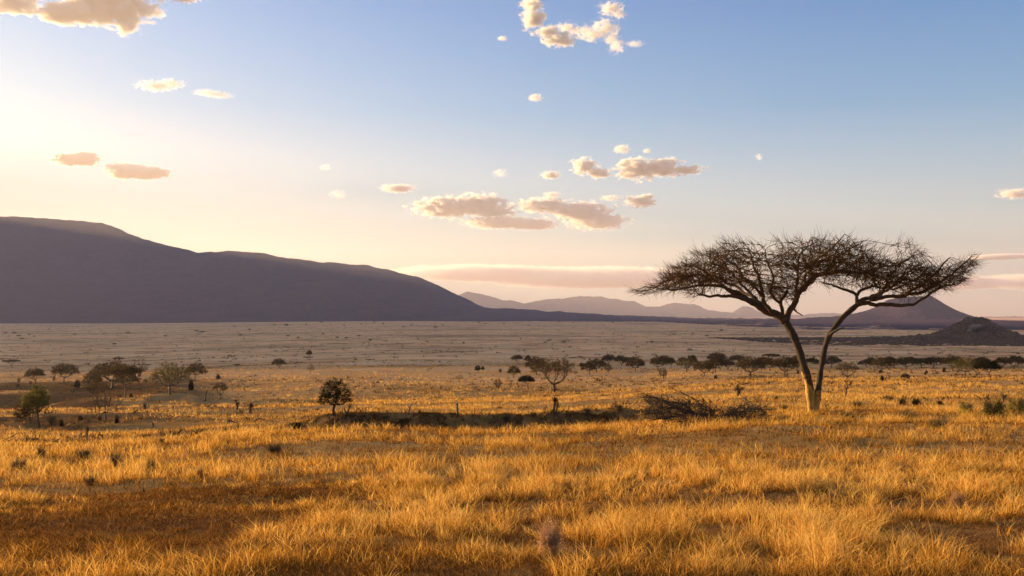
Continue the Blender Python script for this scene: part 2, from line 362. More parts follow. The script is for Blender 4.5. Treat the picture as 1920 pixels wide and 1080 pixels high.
# boulders on the rocky hill
def lump(mb, c, r, seed, sx=1, sy=1, sz=1, nlat=7, nlon=10):
    rg = np.random.default_rng(seed); i0 = len(mb.V); ph = rg.random(3)*6
    for a in range(nlat+1):
        th = math.pi*a/nlat
        for b in range(nlon):
            f = 2*math.pi*b/nlon; k = 1+.18*math.sin(3*f+ph[0])*math.sin(2*th+ph[1])+.15*(rg.random()-.5)
            mb.V.append([c[0]+r*k*sx*math.sin(th)*math.cos(f), c[1]+r*k*sy*math.sin(th)*math.sin(f), c[2]+r*k*sz*math.cos(th)])
    for a in range(nlat):
        for b in range(nlon):
            b2 = (b+1) % nlon; mb.Fc.append((i0+a*nlon+b, i0+(a+1)*nlon+b, i0+(a+1)*nlon+b2, i0+a*nlon+b2))
for k, (px, row, Y, r) in enumerate([(1825, 613, 1200, 4.6), (1836, 611, 1205, 3.6), (1818, 619, 1190, 2.8), (1812, 598, 1250, 1.8), (1843, 597, 1250, 2.2), (1832, 596, 1250, 2.4)]):
    x = (px-960)/F*Y; mb = MB(); lump(mb, (0, 0, 0), r, 5+k, 1.1, .9, .9)
    o = link('boulder', mb.face_mesh('boulder', M['rock'] if 'rock' in M else M.setdefault('rock', mat_plain('rock', (.20, .14, .11))), False))
    o.location = (x, Y, -(row-HZ)/F*Y-r*.2)
    lab = ['largest pale boulder on the face of the small rocky hill', 'pale boulder just right of the largest one on the rocky hill', 'pale boulder below the largest one on the rocky hill',
           'small rock on the left of the rocky hill top', 'rock on the right of the rocky hill top', 'rock on the very summit of the rocky hill'][k]
    tag(o, lab, 'boulder', 'boulders on the small rocky hill')

# ------------------------------------------------------------------ air
def haze():
    mb = MB(); mb.box(-12500, 14500, -400, 22500, -130, 1560)
    m, N, L, out = mat_new('haze'); v = N.new('ShaderNodeVolumePrincipled')
    v.inputs['Density'].default_value = HAZE_D; v.inputs['Color'].default_value = (.92, .86, 1.0, 1); v.inputs['Anisotropy'].default_value = .45
    L.new(v.outputs[0], out.inputs['Volume'])
    o = link('haze', mb.face_mesh('haze', m, False)); tag(o, 'thin evening haze over the whole plain', kind='stuff')
HAZE_D = 3.9e-5
haze()

# ------------------------------------------------------------------ clouds: noise-eroded volumes inside closed lumpy hulls
def cloud(blobs, Y, label, dens=1.0, thick=.75, erode=1.05, group='small evening clouds over the plain'):
    # blobs: (px, row, rx, ry) seen from the plain, placed at distance Y
    s = Y/F
    B = [((b[0]-960)*s, 0, -(b[1]-HZ)*s, b[2]*s, max(b[2]*thick, b[3])*s, b[3]*s) for b in blobs]
    c = np.array([np.mean([b[0] for b in B]), 0, np.mean([b[2] for b in B])])
    B = [(b[0]-c[0], rng.normal()*b[4]*.15, b[2]-c[2], b[3], b[4], b[5]) for b in B]
    import bmesh
    bm = bmesh.new(); bmesh.ops.create_icosphere(bm, subdivisions=5, radius=1)
    V = np.array([v.co[:] for v in bm.verts]); Fc = [[v.index for v in f.verts] for f in bm.faces]; bm.free()
    ext = np.array([max(abs(b[0])+b[3] for b in B), max(abs(b[1])+b[4] for b in B), max(abs(b[2])+b[5] for b in B)])*1.65
    Dv = V*ext; best = np.zeros(len(V))
    for t in np.linspace(1, .02, 70):
        Pp = Dv*t; f = np.full(len(V), -9.)
        for b in B:
            q = (Pp-np.array(b[:3]))/np.array(b[3:]); f = np.maximum(f, 1.36-np.linalg.norm(q, axis=1))
        hit = (f > 0) & (best == 0); best[hit] = t
    best = np.where(best == 0, .1, best)
    Pm = Dv*best[:, None]
    m, N, L, out = mat_new('cloud_vapour')
    tc = N.new('ShaderNodeTexCoord'); P = tc.outputs['Object']
    env = None
    for b in B:
        mp = N.new('ShaderNodeMapping'); mp.vector_type = 'TEXTURE'
        mp.inputs['Location'].default_value = b[:3]; mp.inputs['Scale'].default_value = b[3:]
        L.new(P, mp.inputs[0]); ln = N.new('ShaderNodeVectorMath'); ln.operation = 'LENGTH'; L.new(mp.outputs[0], ln.inputs[0])
        if env is None: env = ln.outputs['Value']
        else:
            mn = N.new('ShaderNodeMath'); mn.operation = 'SMOOTH_MIN'; mn.inputs[2].default_value = .25
            L.new(env, mn.inputs[0]); L.new(ln.outputs['Value'], mn.inputs[1]); env = mn.outputs[0]
    ry = min(b[5] for b in B); rb = max(b[5] for b in B)
    tx = noise_node(N, L, 1.0/(rb*.50), 8, vec=P, rough=.62, stretch=(.62, .62, 1))
    # density = clamp((1 - env - erode*(noise)) * k)
    a = N.new('ShaderNodeMath'); a.operation = 'MULTIPLY_ADD'; L.new(tx.outputs[0], a.inputs[0]); a.inputs[1].default_value = -erode*3.2; a.inputs[2].default_value = 1+erode*1.42
    sb = N.new('ShaderNodeMath'); sb.operation = 'SUBTRACT'; L.new(a.outputs[0], sb.inputs[0]); L.new(env, sb.inputs[1])
    ml = N.new('ShaderNodeMath'); ml.operation = 'MULTIPLY'; ml.use_clamp = True; L.new(sb.outputs[0], ml.inputs[0]); ml.inputs[1].default_value = 1.5
    dn = N.new('ShaderNodeMath'); dn.operation = 'MULTIPLY'; L.new(ml.outputs[0], dn.inputs[0]); dn.inputs[1].default_value = dens**1.6*6.5/rb
    v = N.new('ShaderNodeVolumePrincipled'); v.inputs['Color'].default_value = (.97, .955, .95, 1); v.inputs['Anisotropy'].default_value = .12
    L.new(dn.outputs[0], v.inputs['Density']); L.new(v.outputs[0], out.inputs['Volume'])
    tot = np.full(len(Fc), 3)
    o = link('cloud', mesh_np('cloud', Pm, np.array(Fc).ravel(), np.arange(len(Fc))*3, tot, m, False))
    o.location = (c[0], Y, c[2]); tag(o, label, 'cloud', group)
cloud([(205, 10, 92, 36), (120, 24, 70, 22), (245, 50, 24, 24), (30, 6, 60, 26)], 7200, 'largest cloud, cut off by the top left corner of the sky', 1.6, .6, .9)
cloud([(345, -4, 32, 8)], 7000, 'dark cloud scrap at the top edge right of the large cloud', .6)
cloud([(136, 300, 34, 11), (160, 297, 26, 13)], 13000, 'small dark-bottomed cloud left of its twin above the mountain', 3.0, .9, .8)
cloud([(236, 320, 40, 15), (272, 324, 46, 10)], 13000, 'small dark-bottomed cloud right of its twin above the mountain', 3.0, .9, .8)
cloud([(292, 162, 34, 9), (318, 157, 26, 9)], 9500, 'thin white wisp high above the left mountain', .4, .8, 1.35)
cloud([(388, 174, 26, 5), (410, 178, 26, 5)], 9700, 'thinnest wisp, right of the white wisp high on the left', .25, .8, 1.35)
cloud([(998, 6, 24, 24), (1000, 34, 26, 26), (1020, 62, 26, 16), (1048, 76, 34, 14), (1035, 62, 16, 18)], 6400, 'cream cloud leaning down from the top centre of the sky', 1.0, .7, 1.0)
cloud([(1062, 54, 22, 11), (1080, 58, 20, 8)], 6500, 'small pink scrap between the two ragged top clouds', .4, .8, 1.3)
cloud([(1108, 66, 34, 15), (1134, 52, 30, 20), (1148, 72, 18, 18), (1156, 86, 16, 16)], 6700, 'ragged pink cloud right of the cream cloud at the top', .5, .8, 1.25)
cloud([(1146, 16, 26, 14), (1160, 26, 16, 10)], 6300, 'small pink cloud near the top edge above the ragged one', .5, .8, 1.2)
cloud([(1190, 84, 20, 6)], 6800, 'faint pink wisp right of the ragged top cloud', .2, .8, .8)
cloud([(942, 72, 12, 5)], 6600, 'tiny white wisp left of the cream top cloud', .3, .8, .8)
cloud([(1004, 183, 16, 8)], 9300, 'tiny white puff alone in the blue at top centre', .4, .8, .8)
cloud([(1095, 312, 28, 18), (1122, 324, 24, 13)], 14500, 'round cream cloud left of the long grey-bellied one', 1.1)
cloud([(1195, 317, 44, 21), (1240, 315, 46, 18), (1285, 318, 34, 10)], 14500, 'long grey-bellied cloud right of the round cream cloud', 1.3)
cloud([(1032, 328, 20, 8)], 14500, 'small cream puff left of the round cream cloud', .7)
cloud([(1166, 280, 19, 10)], 13500, 'pale pink puff above the grey-bellied cloud', .4, .8, .7)
cloud([(1213, 283, 9, 5)], 13500, 'tiny pink puff right of the pale puff above the grey cloud', .4, .8, .7)
cloud([(835, 388, 62, 20), (895, 384, 58, 20), (925, 396, 48, 11)], 18500, 'broad grey cloud, leftmost of the low bank in the middle', 1.4)
cloud([(935, 417, 62, 11), (995, 420, 50, 10)], 18500, 'flat grey cloud below the others of the middle bank', 1.2)
cloud([(1020, 386, 55, 14), (1085, 395, 62, 17), (1120, 412, 58, 18)], 18800, 'grey cloud tapering to the right end of the middle bank', 1.2)
cloud([(1200, 378, 32, 12), (1212, 374, 20, 12)], 17500, 'small grey cloud right of the middle bank', 1.0)
cloud([(1145, 371, 22, 6)], 17500, 'faint cream puff just above the right end of the middle bank', .3)
cloud([(1035, 365, 20, 6)], 17500, 'faint cream puff above the centre of the middle bank', .35)
cloud([(745, 352, 34, 8)], 16500, 'flat cream cloud left of and above the middle bank', .6)
cloud([(632, 364, 22, 10)], 16500, 'faint cream puff above the dip in the left mountain', .15)
cloud([(610, 314, 12, 6)], 14500, 'tiny cream puff high above the dip in the left mountain', .3)
cloud([(937, 325, 17, 10)], 14500, 'faint pink puff left of the small cream puff', .2)
cloud([(1904, 363, 34, 10)], 16500, 'pink cloud on the right edge of the sky', .5)
cloud([(1423, 295, 8, 8)], 14000, 'tiny grey scrap in the blue right of the grey-bellied cloud', .25)
cloud([(1880, 481, 60, 5)], 26000, 'thin grey streak low behind the acacia crown on the right', .5, 1, .4)
cloud([(900, 512, 190, 17), (1120, 520, 240, 22), (1330, 516, 130, 18)], 30000, 'long pale layer of cloud low behind the distant hills', .55, .6, .40)
cloud([(1760, 530, 150, 16), (1960, 528, 130, 18)], 31000, 'pale layer of cloud low on the right behind the dark cone', .45, .6, .40)

#>>GRASS
# ------------------------------------------------------------------ grass
def mat_grass(name, c0, c1, c2):
    m, N, L, out = mat_new(name)
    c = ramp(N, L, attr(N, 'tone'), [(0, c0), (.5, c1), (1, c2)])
    d = N.new('ShaderNodeBsdfDiffuse'); t = N.new('ShaderNodeBsdfTranslucent'); mx = N.new('ShaderNodeMixShader'); mx.inputs[0].default_value = .42
    L.new(c, d.inputs[0]); L.new(c, t.inputs[0]); L.new(d.outputs[0], mx.inputs[1]); L.new(t.outputs[0], mx.inputs[2]); L.new(mx.outputs[0], out.inputs[0])
    return m
M['grass'] = mat_grass('golden_grass', (.10, .038, .006), (.52, .25, .036), (.92, .60, .18))
M['grass_low'] = mat_grass('low_dead_grass', (.05, .02, .007), (.19, .085, .022), (.44, .23, .07))
def sector(n, y0, y1, power, margin=1.28):
    """n spots between distances y0 and y1, thinning out with distance"""
    u = rng.random(n); k = 2-power
    Y = (y0**k+u*(y1**k-y0**k))**(1/k) if abs(k) > 1e-6 else y0*(y1/y0)**u
    X = (rng.random(n)-.5)*2*.577*margin*Y + rng.normal(size=n)*.3
    return X, Y
def lush(X, Y):                   # how tall and pale the stand of grass is, in patches
    a = fbm(X/6.5, Y/3.4, 31, 4)*1.1+fbm(X/30, Y/16, 33, 3)*.7
    return np.clip(.55+a*1.5, 0, 1)
def blades(X, Y, h, wid, tone, spread, per, lean=.55, wind=(.03, -.02), tri=False):
    n = len(X); idx = np.repeat(np.arange(n), per); m = len(idx)
    r = np.sqrt(rng.random(m))*spread[idx]; a = rng.random(m)*2*math.pi
    ox, oy = r*np.cos(a), r*np.sin(a); bx, by = X[idx]+ox, Y[idx]+oy
    bz = height(bx, by)-.02
    hh = h[idx]*(.3+1.05*rng.random(m)**1.3); le = lean*hh
    dx = (ox/np.maximum(spread[idx], .01)*1.0+rng.normal(size=m)*.55)*le+wind[0]*hh; dy = (oy/np.maximum(spread[idx], .01)*1.0+rng.normal(size=m)*.55)*le+wind[1]*hh
    th = rng.random(m)*math.pi; ww = wid[idx]*(.6+.8*rng.random(m)); wx, wy = np.cos(th)*ww*.5, np.sin(th)*ww*.5
    tn = np.clip(tone[idx]+rng.normal(size=m)*.24, 0, 1)
    top = hh*(1-.25*rng.random(m))
    if tri:
        V = np.stack([np.stack([bx-wx, by-wy, bz], -1), np.stack([bx+wx, by+wy, bz], -1), np.stack([bx+dx, by+dy, bz+top], -1)], 1)
        nv = 3; faces = np.array([[0, 1, 2]]); tot = [3]
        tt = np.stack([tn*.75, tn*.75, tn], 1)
    else:
        mx, my, mz = bx+dx*.3, by+dy*.3, bz+top*.55
        V = np.stack([np.stack([bx-wx, by-wy, bz], -1), np.stack([bx+wx, by+wy, bz], -1), np.stack([mx+wx*.8, my+wy*.8, mz], -1),
                      np.stack([mx-wx*.8, my-wy*.8, mz], -1), np.stack([bx+dx, by+dy, bz+top*(.8+.2*rng.random(m))], -1)], 1)
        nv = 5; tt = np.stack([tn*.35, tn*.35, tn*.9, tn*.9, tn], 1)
    b = np.arange(m)*nv
    if tri: loops = (b[:, None]+np.array([0, 1, 2])); tot = np.full(m, 3)
    else: loops = b[:, None]+np.array([0, 1, 2, 3, 3, 2, 4]); tot = np.tile([4, 3], m)
    return V.reshape(-1, 3), loops.ravel(), tot, tt.ravel()
def join(parts):
    V, Lp, T, A, o = [], [], [], [], 0
    for v, l, t, a in parts:
        V.append(v); Lp.append(l+o); T.append(t); A.append(a); o += len(v)
    T = np.concatenate(T); S = np.concatenate([[0], np.cumsum(T)[:-1]])
    return np.concatenate(V), np.concatenate(Lp), S, T, np.concatenate(A)
def stand(n, y0, y1, power, per, hmean, wmin, wk, spread, tri=False, keep=1.0):
    X, Y = sector(n, y0, y1, power)
    b, gu = masks(X, Y); lu = lush(X, Y)
    d = Y-ditch(X); inw = sm(X, -16.5, -10)*(1-sm(X, 6, 12))*np.exp(-((d-.2)/2.1)**2)
    k = rng.random(len(X)) < (1-.93*np.clip(b*1.1, 0, 1))*(.34+.66*sm(lu, .2, .75))*(1-.85*inw)*keep
    lump_ = fbm(X/.62, Y/.55, 61, 3); fine = 1-sm(Y, 40, 90)     # tussocks
    k &= rng.random(len(X)) < 1-fine*(1-sm(lump_, -.16, .08))*.96
    X, Y, lu, lump_, fine = X[k], Y[k], lu[k], lump_[k], fine[k]
    h = hmean*(.45+.9*lu)*(.75+.5*rng.random(len(X)))*(1+fine*np.clip(lump_*2.2, -.5, .7)); wd = np.maximum(wmin, wk*Y)
    tone = np.clip(.16+.62*lu+rng.normal(size=len(X))*.20+fbm(X/1.3, Y/1.3, 55, 2)*.35, 0, 1)
    return blades(X, Y, h, wd, tone, spread*(.6+.8*rng.random(len(X))), per, tri=tri)
parts = [stand(17000, 4.2, 20, 1.0, 22, .165, .0062, .00055, .075),
         stand(26000, 20, 60, 1.0, 12, .25, .010, .00042, .18),
         stand(30000, 60, 170, .9, 7, .36, .03, .0005, .45, True),
         stand(26000, 170, 460, .9, 4, .36, .08, .00055, .9, True)]
V, Lp, S, T, A = join(parts)
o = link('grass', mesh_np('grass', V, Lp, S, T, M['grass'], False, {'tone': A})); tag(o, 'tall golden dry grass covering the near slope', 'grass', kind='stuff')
def low(n, y0, y1, power, per, hm, wmin, wk, spread, tri=False):
    X, Y = sector(n, y0, y1, power); b, gu = masks(X, Y); lu = lush(X, Y)
    k = rng.random(len(X)) < (1-.6*b)*(1-.55*lu); X, Y, lu = X[k], Y[k], lu[k]
    tone = np.clip(.38+rng.normal(size=len(X))*.28, 0, 1)
    return blades(X, Y, hm*(.5+rng.random(len(X))), np.maximum(wmin, wk*Y), tone, spread*(.5+rng.random(len(X))), per, lean=1.1, tri=tri)
parts = [low(30000, 4.2, 20, 1.0, 16, .12, .006, .0006, .16), low(18000, 20, 60, 1.0, 8, .18, .012, .0005, .3),
         low(16000, 60, 200, 1.0, 5, .28, .04, .0006, .5, True)]
V, Lp, S, T, A = join(parts)
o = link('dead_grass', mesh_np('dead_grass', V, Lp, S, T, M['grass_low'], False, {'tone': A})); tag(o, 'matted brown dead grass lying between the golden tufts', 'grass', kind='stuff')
#<<GRASS
#>>TREES
# ------------------------------------------------------------------ growing wood
def colonize(P, par, att, step, di, dk, iters, up=0.0, jit=.12, grow=None):
    """branches reach for free space, as real crowns do; returns nodes and parents"""
    P = [np.array(p, float) for p in P]; par = list(par); att = np.array(att, float)
    A = np.array(P); ok = np.ones(len(A), bool) if grow is None else np.array(grow, bool)
    best = np.full(len(att), 1e9); bi = np.full(len(att), -1)
    new = np.nonzero(ok)[0]
    for it in range(iters):
        for s0 in range(0, len(new), 160):
            nn = new[s0:s0+160]; B = np.array([P[i] for i in nn])
            d2 = ((att[:, None, :]-B[None])**2).sum(-1); j = d2.argmin(1); dm = d2[np.arange(len(att)), j]
            k = dm < best; best[k] = dm[k]; bi[k] = nn[j[k]]
        keep = best > dk*dk
        att, best, bi = att[keep], best[keep], bi[keep]
        if len(att) == 0: break
        act = best < di*di
        if not act.any(): break
        acc = {}
        ids = bi[act]; A = np.array([P[i] for i in ids]); v = att[act]-A; v /= np.linalg.norm(v, axis=1)[:, None]+1e-9
        for i, vv in zip(ids, v): acc[i] = acc.get(i, 0)+vv
        new = []
        for i, vv in acc.items():
            vv = vv+np.array([0, 0, up])+rng.normal(size=3)*jit
            pd = P[i]-P[par[i]] if par[i] >= 0 else vv
            nl = np.linalg.norm(pd); vv = vv/(np.linalg.norm(vv)+1e-9)+ (pd/nl*.55 if nl > 1e-6 else 0)
            vv = vv/(np.linalg.norm(vv)+1e-9)*step
            q = P[i]+vv
            P.append(q); par.append(i); new.append(len(P)-1)
        new = np.array(new)
    return np.array(P), np.array(par)
def pipe(par, r0, e, fixed=None):
    n = len(par); acc = np.zeros(n); r = np.zeros(n); kids = [[] for _ in range(n)]
    for i in range(n-1, -1, -1):
        r[i] = max(r0, acc[i]**(1/e)) if acc[i] > 0 else r0
        if fixed is not None and fixed[i] > 0: r[i] = fixed[i]
        if par[i] >= 0: acc[par[i]] += r[i]**e; kids[par[i]].append(i)
    return r, kids
def chains(par, r, kids):
    out = []; st = [i for i in range(len(par)) if par[i] < 0]
    starts = [(None, s) for s in st]
    while starts:
        p, s = starts.pop(); ch = ([p] if p is not None else [])+[s]; c = s
        while kids[c]:
            ks = sorted(kids[c], key=lambda k: -r[k]); starts += [(c, k) for k in ks[1:]]; c = ks[0]; ch.append(c)
        out.append(ch)
    return out
def curve(p0, p1, bend, n):
    t = np.linspace(0, 1, n)[:, None]; p0 = np.array(p0, float); p1 = np.array(p1, float)
    return p0+(p1-p0)*t+np.array(bend)*(4*t*(1-t))

def species(seed, H=6, Wd=6, fork=.3, limbs=4, dome=.25, thick=.28, natt=420, r0=.018, leaf=.12, nleaf=2600, lm='leaf', bm='far_bark',
            trunk=.16, lean=(0, 0), flatl=.35, gaps=.1, hollow=0., step=.22, nt=(5, 4), droop=0.):
    """a savanna tree in metres standing at the origin: returns (trunk mesh, crown mesh)"""
    global rng
    keep = rng; rng = np.random.default_rng(seed)
    Rw = Wd/2; hf = H*fork
    P = []; par = []; fx = []
    tp = curve((0, 0, -.25), (lean[0]*hf, lean[1]*hf, hf), (rng.normal()*.12, rng.normal()*.1, 0), 7)
    for k, p in enumerate(tp): P.append(p); par.append(k-1); fx.append(trunk*(1.25-.45*k/6)*(1.25 if k == 0 else 1))
    top = len(P)-1; a0 = rng.random()*6.28
    for j in range(limbs):
        a = a0+j*2*math.pi/limbs+rng.normal()*.35; rr = Rw*(.45+.2*rng.random())
        end = (lean[0]*H*.6+rr*math.cos(a), lean[1]*H*.6+rr*math.sin(a), H*(1-thick)*(.88+.1*rng.random())-dome*H*.2)
        cp = curve(P[top], end, (0, 0, -H*.05), 6); prev = top
        for k, p in enumerate(cp[1:]): P.append(p+rng.normal(size=3)*.05*H/6); par.append(prev); fx.append(trunk*(.62-.09*k)); prev = len(P)-1
    u = rng.random((natt*3, 3)); a = u[:, 0]*2*math.pi; q = np.sqrt(u[:, 1]); x = Rw*q*np.cos(a); y = Rw*q*np.sin(a)
    zt = H*(1-dome*q**2.4); z = zt-H*thick*(1-.55*q**2)*(u[:, 2]**(1+hollow))
    nz = fbm(x/Rw*1.6+seed, y/Rw*1.6+z/H*3, seed, 3)
    att = np.stack([x+lean[0]*H*.6, y+lean[1]*H*.6, z], 1)[nz > -.38+gaps][:natt]
    n0 = len(P)
    P, par = colonize(P, par, att, step*H/6, 99, step*1.3*H/6, 60, .12, .15, [i >= top for i in range(n0)])
    fixed = np.zeros(len(P)); fixed[:n0] = fx
    r, kids = pipe(par, r0, 2.4, fixed); r[n0:] = np.minimum(r[n0:], trunk*.45)
    tb = MB(); cb = MB()
    for ch in chains(par, r, kids):
        Q = P[ch]; rr = r[ch].copy()
        if len(ch) > 1 and ch[0] >= n0-1: rr[0] = min(rr[0], rr[1]*1.15)
        if len(ch) == 1: continue
        big = rr.max() > r0*1.9
        (tb if big else cb).tube(Q, rr, nt[0] if big else 3, cap=False, rough=.15)
    tips = np.array([P[i] for i in range(n0, len(P)) if len(kids[i]) <= 1])
    if nleaf:
        nleaf = int(nleaf*1.2)
        sel = tips[rng.integers(0, len(tips), nleaf//3)]+rng.normal(size=(nleaf//3, 3))*np.array([.16, .16, .10])*H/6
        cb.leaves(sel, leaf, rng, flatl, 3)
    # fine twigs
    for i in rng.integers(0, len(tips), natt//2):
        d = rng.normal(size=3)*.5+np.array([0, 0, .4-droop]); d /= np.linalg.norm(d); q = tips[i]; ln = .35*H/6
        cb.tube([q, q+d*ln*.5, q+d*ln+np.array([0, 0, .04])], [r0*.7, r0*.5, r0*.25], 3, cap=False)
    rng = keep
    return tb.face_mesh('trunk', M[bm]), cb.face_mesh('crown', M[lm], False)

SP = {}
SP['umbrella'] = species(101, 6, 9.5, .42, 5, .12, .17, 420, leaf=.20, nleaf=5600, gaps=.05, trunk=.17)
SP['umbrella2'] = species(102, 6, 8.5, .38, 4, .16, .22, 420, leaf=.20, nleaf=3600, gaps=.1, trunk=.17, lean=(.12, 0))
SP['dome'] = species(103, 6, 8.2, .26, 5, .42, .42, 520, leaf=.22, nleaf=4200, trunk=.2)
SP['dome2'] = species(104, 6, 7.4, .24, 4, .38, .46, 520, leaf=.22, nleaf=4200, trunk=.19, lean=(-.08, .05))
SP['dome3'] = species(105, 6, 7.0, .30, 4, .46, .44, 520, leaf=.21, nleaf=4200, trunk=.18, lean=(.1, .0), gaps=.12)
SP['wide'] = species(106, 6, 8.3, .30, 5, .34, .50, 620, leaf=.14, nleaf=4600, trunk=.21, lm='leaf_green', gaps=.12)
SP['wide2'] = species(107, 6, 8.0, .24, 5, .30, .40, 620, leaf=.13, nleaf=4200, trunk=.24, lm='leaf', gaps=.1, bm='bark')
SP['round'] = species(108, 6, 5.0, .34, 5, .46, .50, 620, leaf=.15, nleaf=4700, trunk=.23, lm='leaf_dark', bm='bark', gaps=.0)
SP['bare'] = species(109, 6, 6.2, .28, 5, .45, .60, 760, r0=.022, leaf=.10, nleaf=900, trunk=.14, lm='leaf_bare', gaps=.1)
SP['bare2'] = species(110, 6, 5.2, .34, 4, .40, .55, 600, r0=.022, leaf=.10, nleaf=600, trunk=.13, lm='leaf_bare', gaps=.1, lean=(.1, 0))
SP['baobab'] = species(111, 6, 5.6, .42, 7, .46, .56, 620, r0=.028, leaf=.09, nleaf=300, trunk=.50, lm='leaf_bare', gaps=.05)
SP['dark_flat'] = species(112, 6, 6.6, .40, 4, .30, .34, 420, leaf=.22, nleaf=6000, trunk=.15, lm='leaf_dark', bm='bark', lean=(-.30, 0), gaps=.0)
SP['lollipop'] = species(113, 6, 3.0, .40, 3, .40, .50, 260, leaf=.20, nleaf=2600, trunk=.10, lm='leaf_dark', bm='bark')
SP['scraggy'] = species(114, 6, 3.2, .22, 4, .35, .72, 320, r0=.026, leaf=.16, nleaf=1700, trunk=.12, lm='leaf', gaps=.18, lean=(-.12, 0))
SP['leaning'] = species(115, 6, 4.2, .42, 4, .32, .50, 420, leaf=.16, nleaf=5200, trunk=.16, lm='leaf_green', bm='bark', lean=(-.22, 0))
SP['small'] = species(116, 6, 6.4, .36, 4, .36, .42, 200, r0=.035, leaf=.3, nleaf=1200, trunk=.16, step=.35, nt=(4, 3))
SP['small2'] = species(117, 6, 7.8, .40, 4, .22, .26, 200, r0=.035, leaf=.3, nleaf=1200, trunk=.16, step=.35, nt=(4, 3), lean=(.1, 0))
USED = {}
SPW = {'umbrella': 9.5, 'umbrella2': 8.5, 'dome': 8.2, 'dome2': 7.4, 'dome3': 7.0, 'wide': 8.3, 'wide2': 8.0, 'round': 5.0, 'bare': 6.2, 'bare2': 5.2, 'baobab': 5.6,
       'dark_flat': 6.6, 'lollipop': 3.0, 'scraggy': 3.2, 'leaning': 4.2, 'small': 6.4, 'small2': 7.8}
def tree(kind, px, py, hpx, wpx, label, group=None, rot=None, name=None, cat='tree', sink=0.0):
    x, y, z = ground_at(px, py, 30)
    H = hpx*y/F; W = wpx*y/F
    o = bpy.data.objects.new(name or ('baobab_tree' if kind == 'baobab' else 'acacia_tree'), None); C.objects.link(o)
    o.location = (x, y, z-.08-sink); o.empty_display_size = .5
    keepdir = kind in ('dark_flat', 'leaning', 'scraggy')
    o.rotation_euler = (0, 0, rot if rot is not None else (random.uniform(-.35, .35) if keepdir else random.uniform(0, 6.28)))
    s = W/(SPW[kind]*1.02); o.scale = (s, s, H/6.15)
    if kind not in USED:
        t = bpy.data.objects.new('trunk', SP[kind][0]); c = bpy.data.objects.new('crown', SP[kind][1]); USED[kind] = (t, c)
    else:
        t, c = USED[kind][0].copy(), USED[kind][1].copy()
    for k in (t, c): C.objects.link(k); k.parent = o
    tag(o, label, cat, group); return o

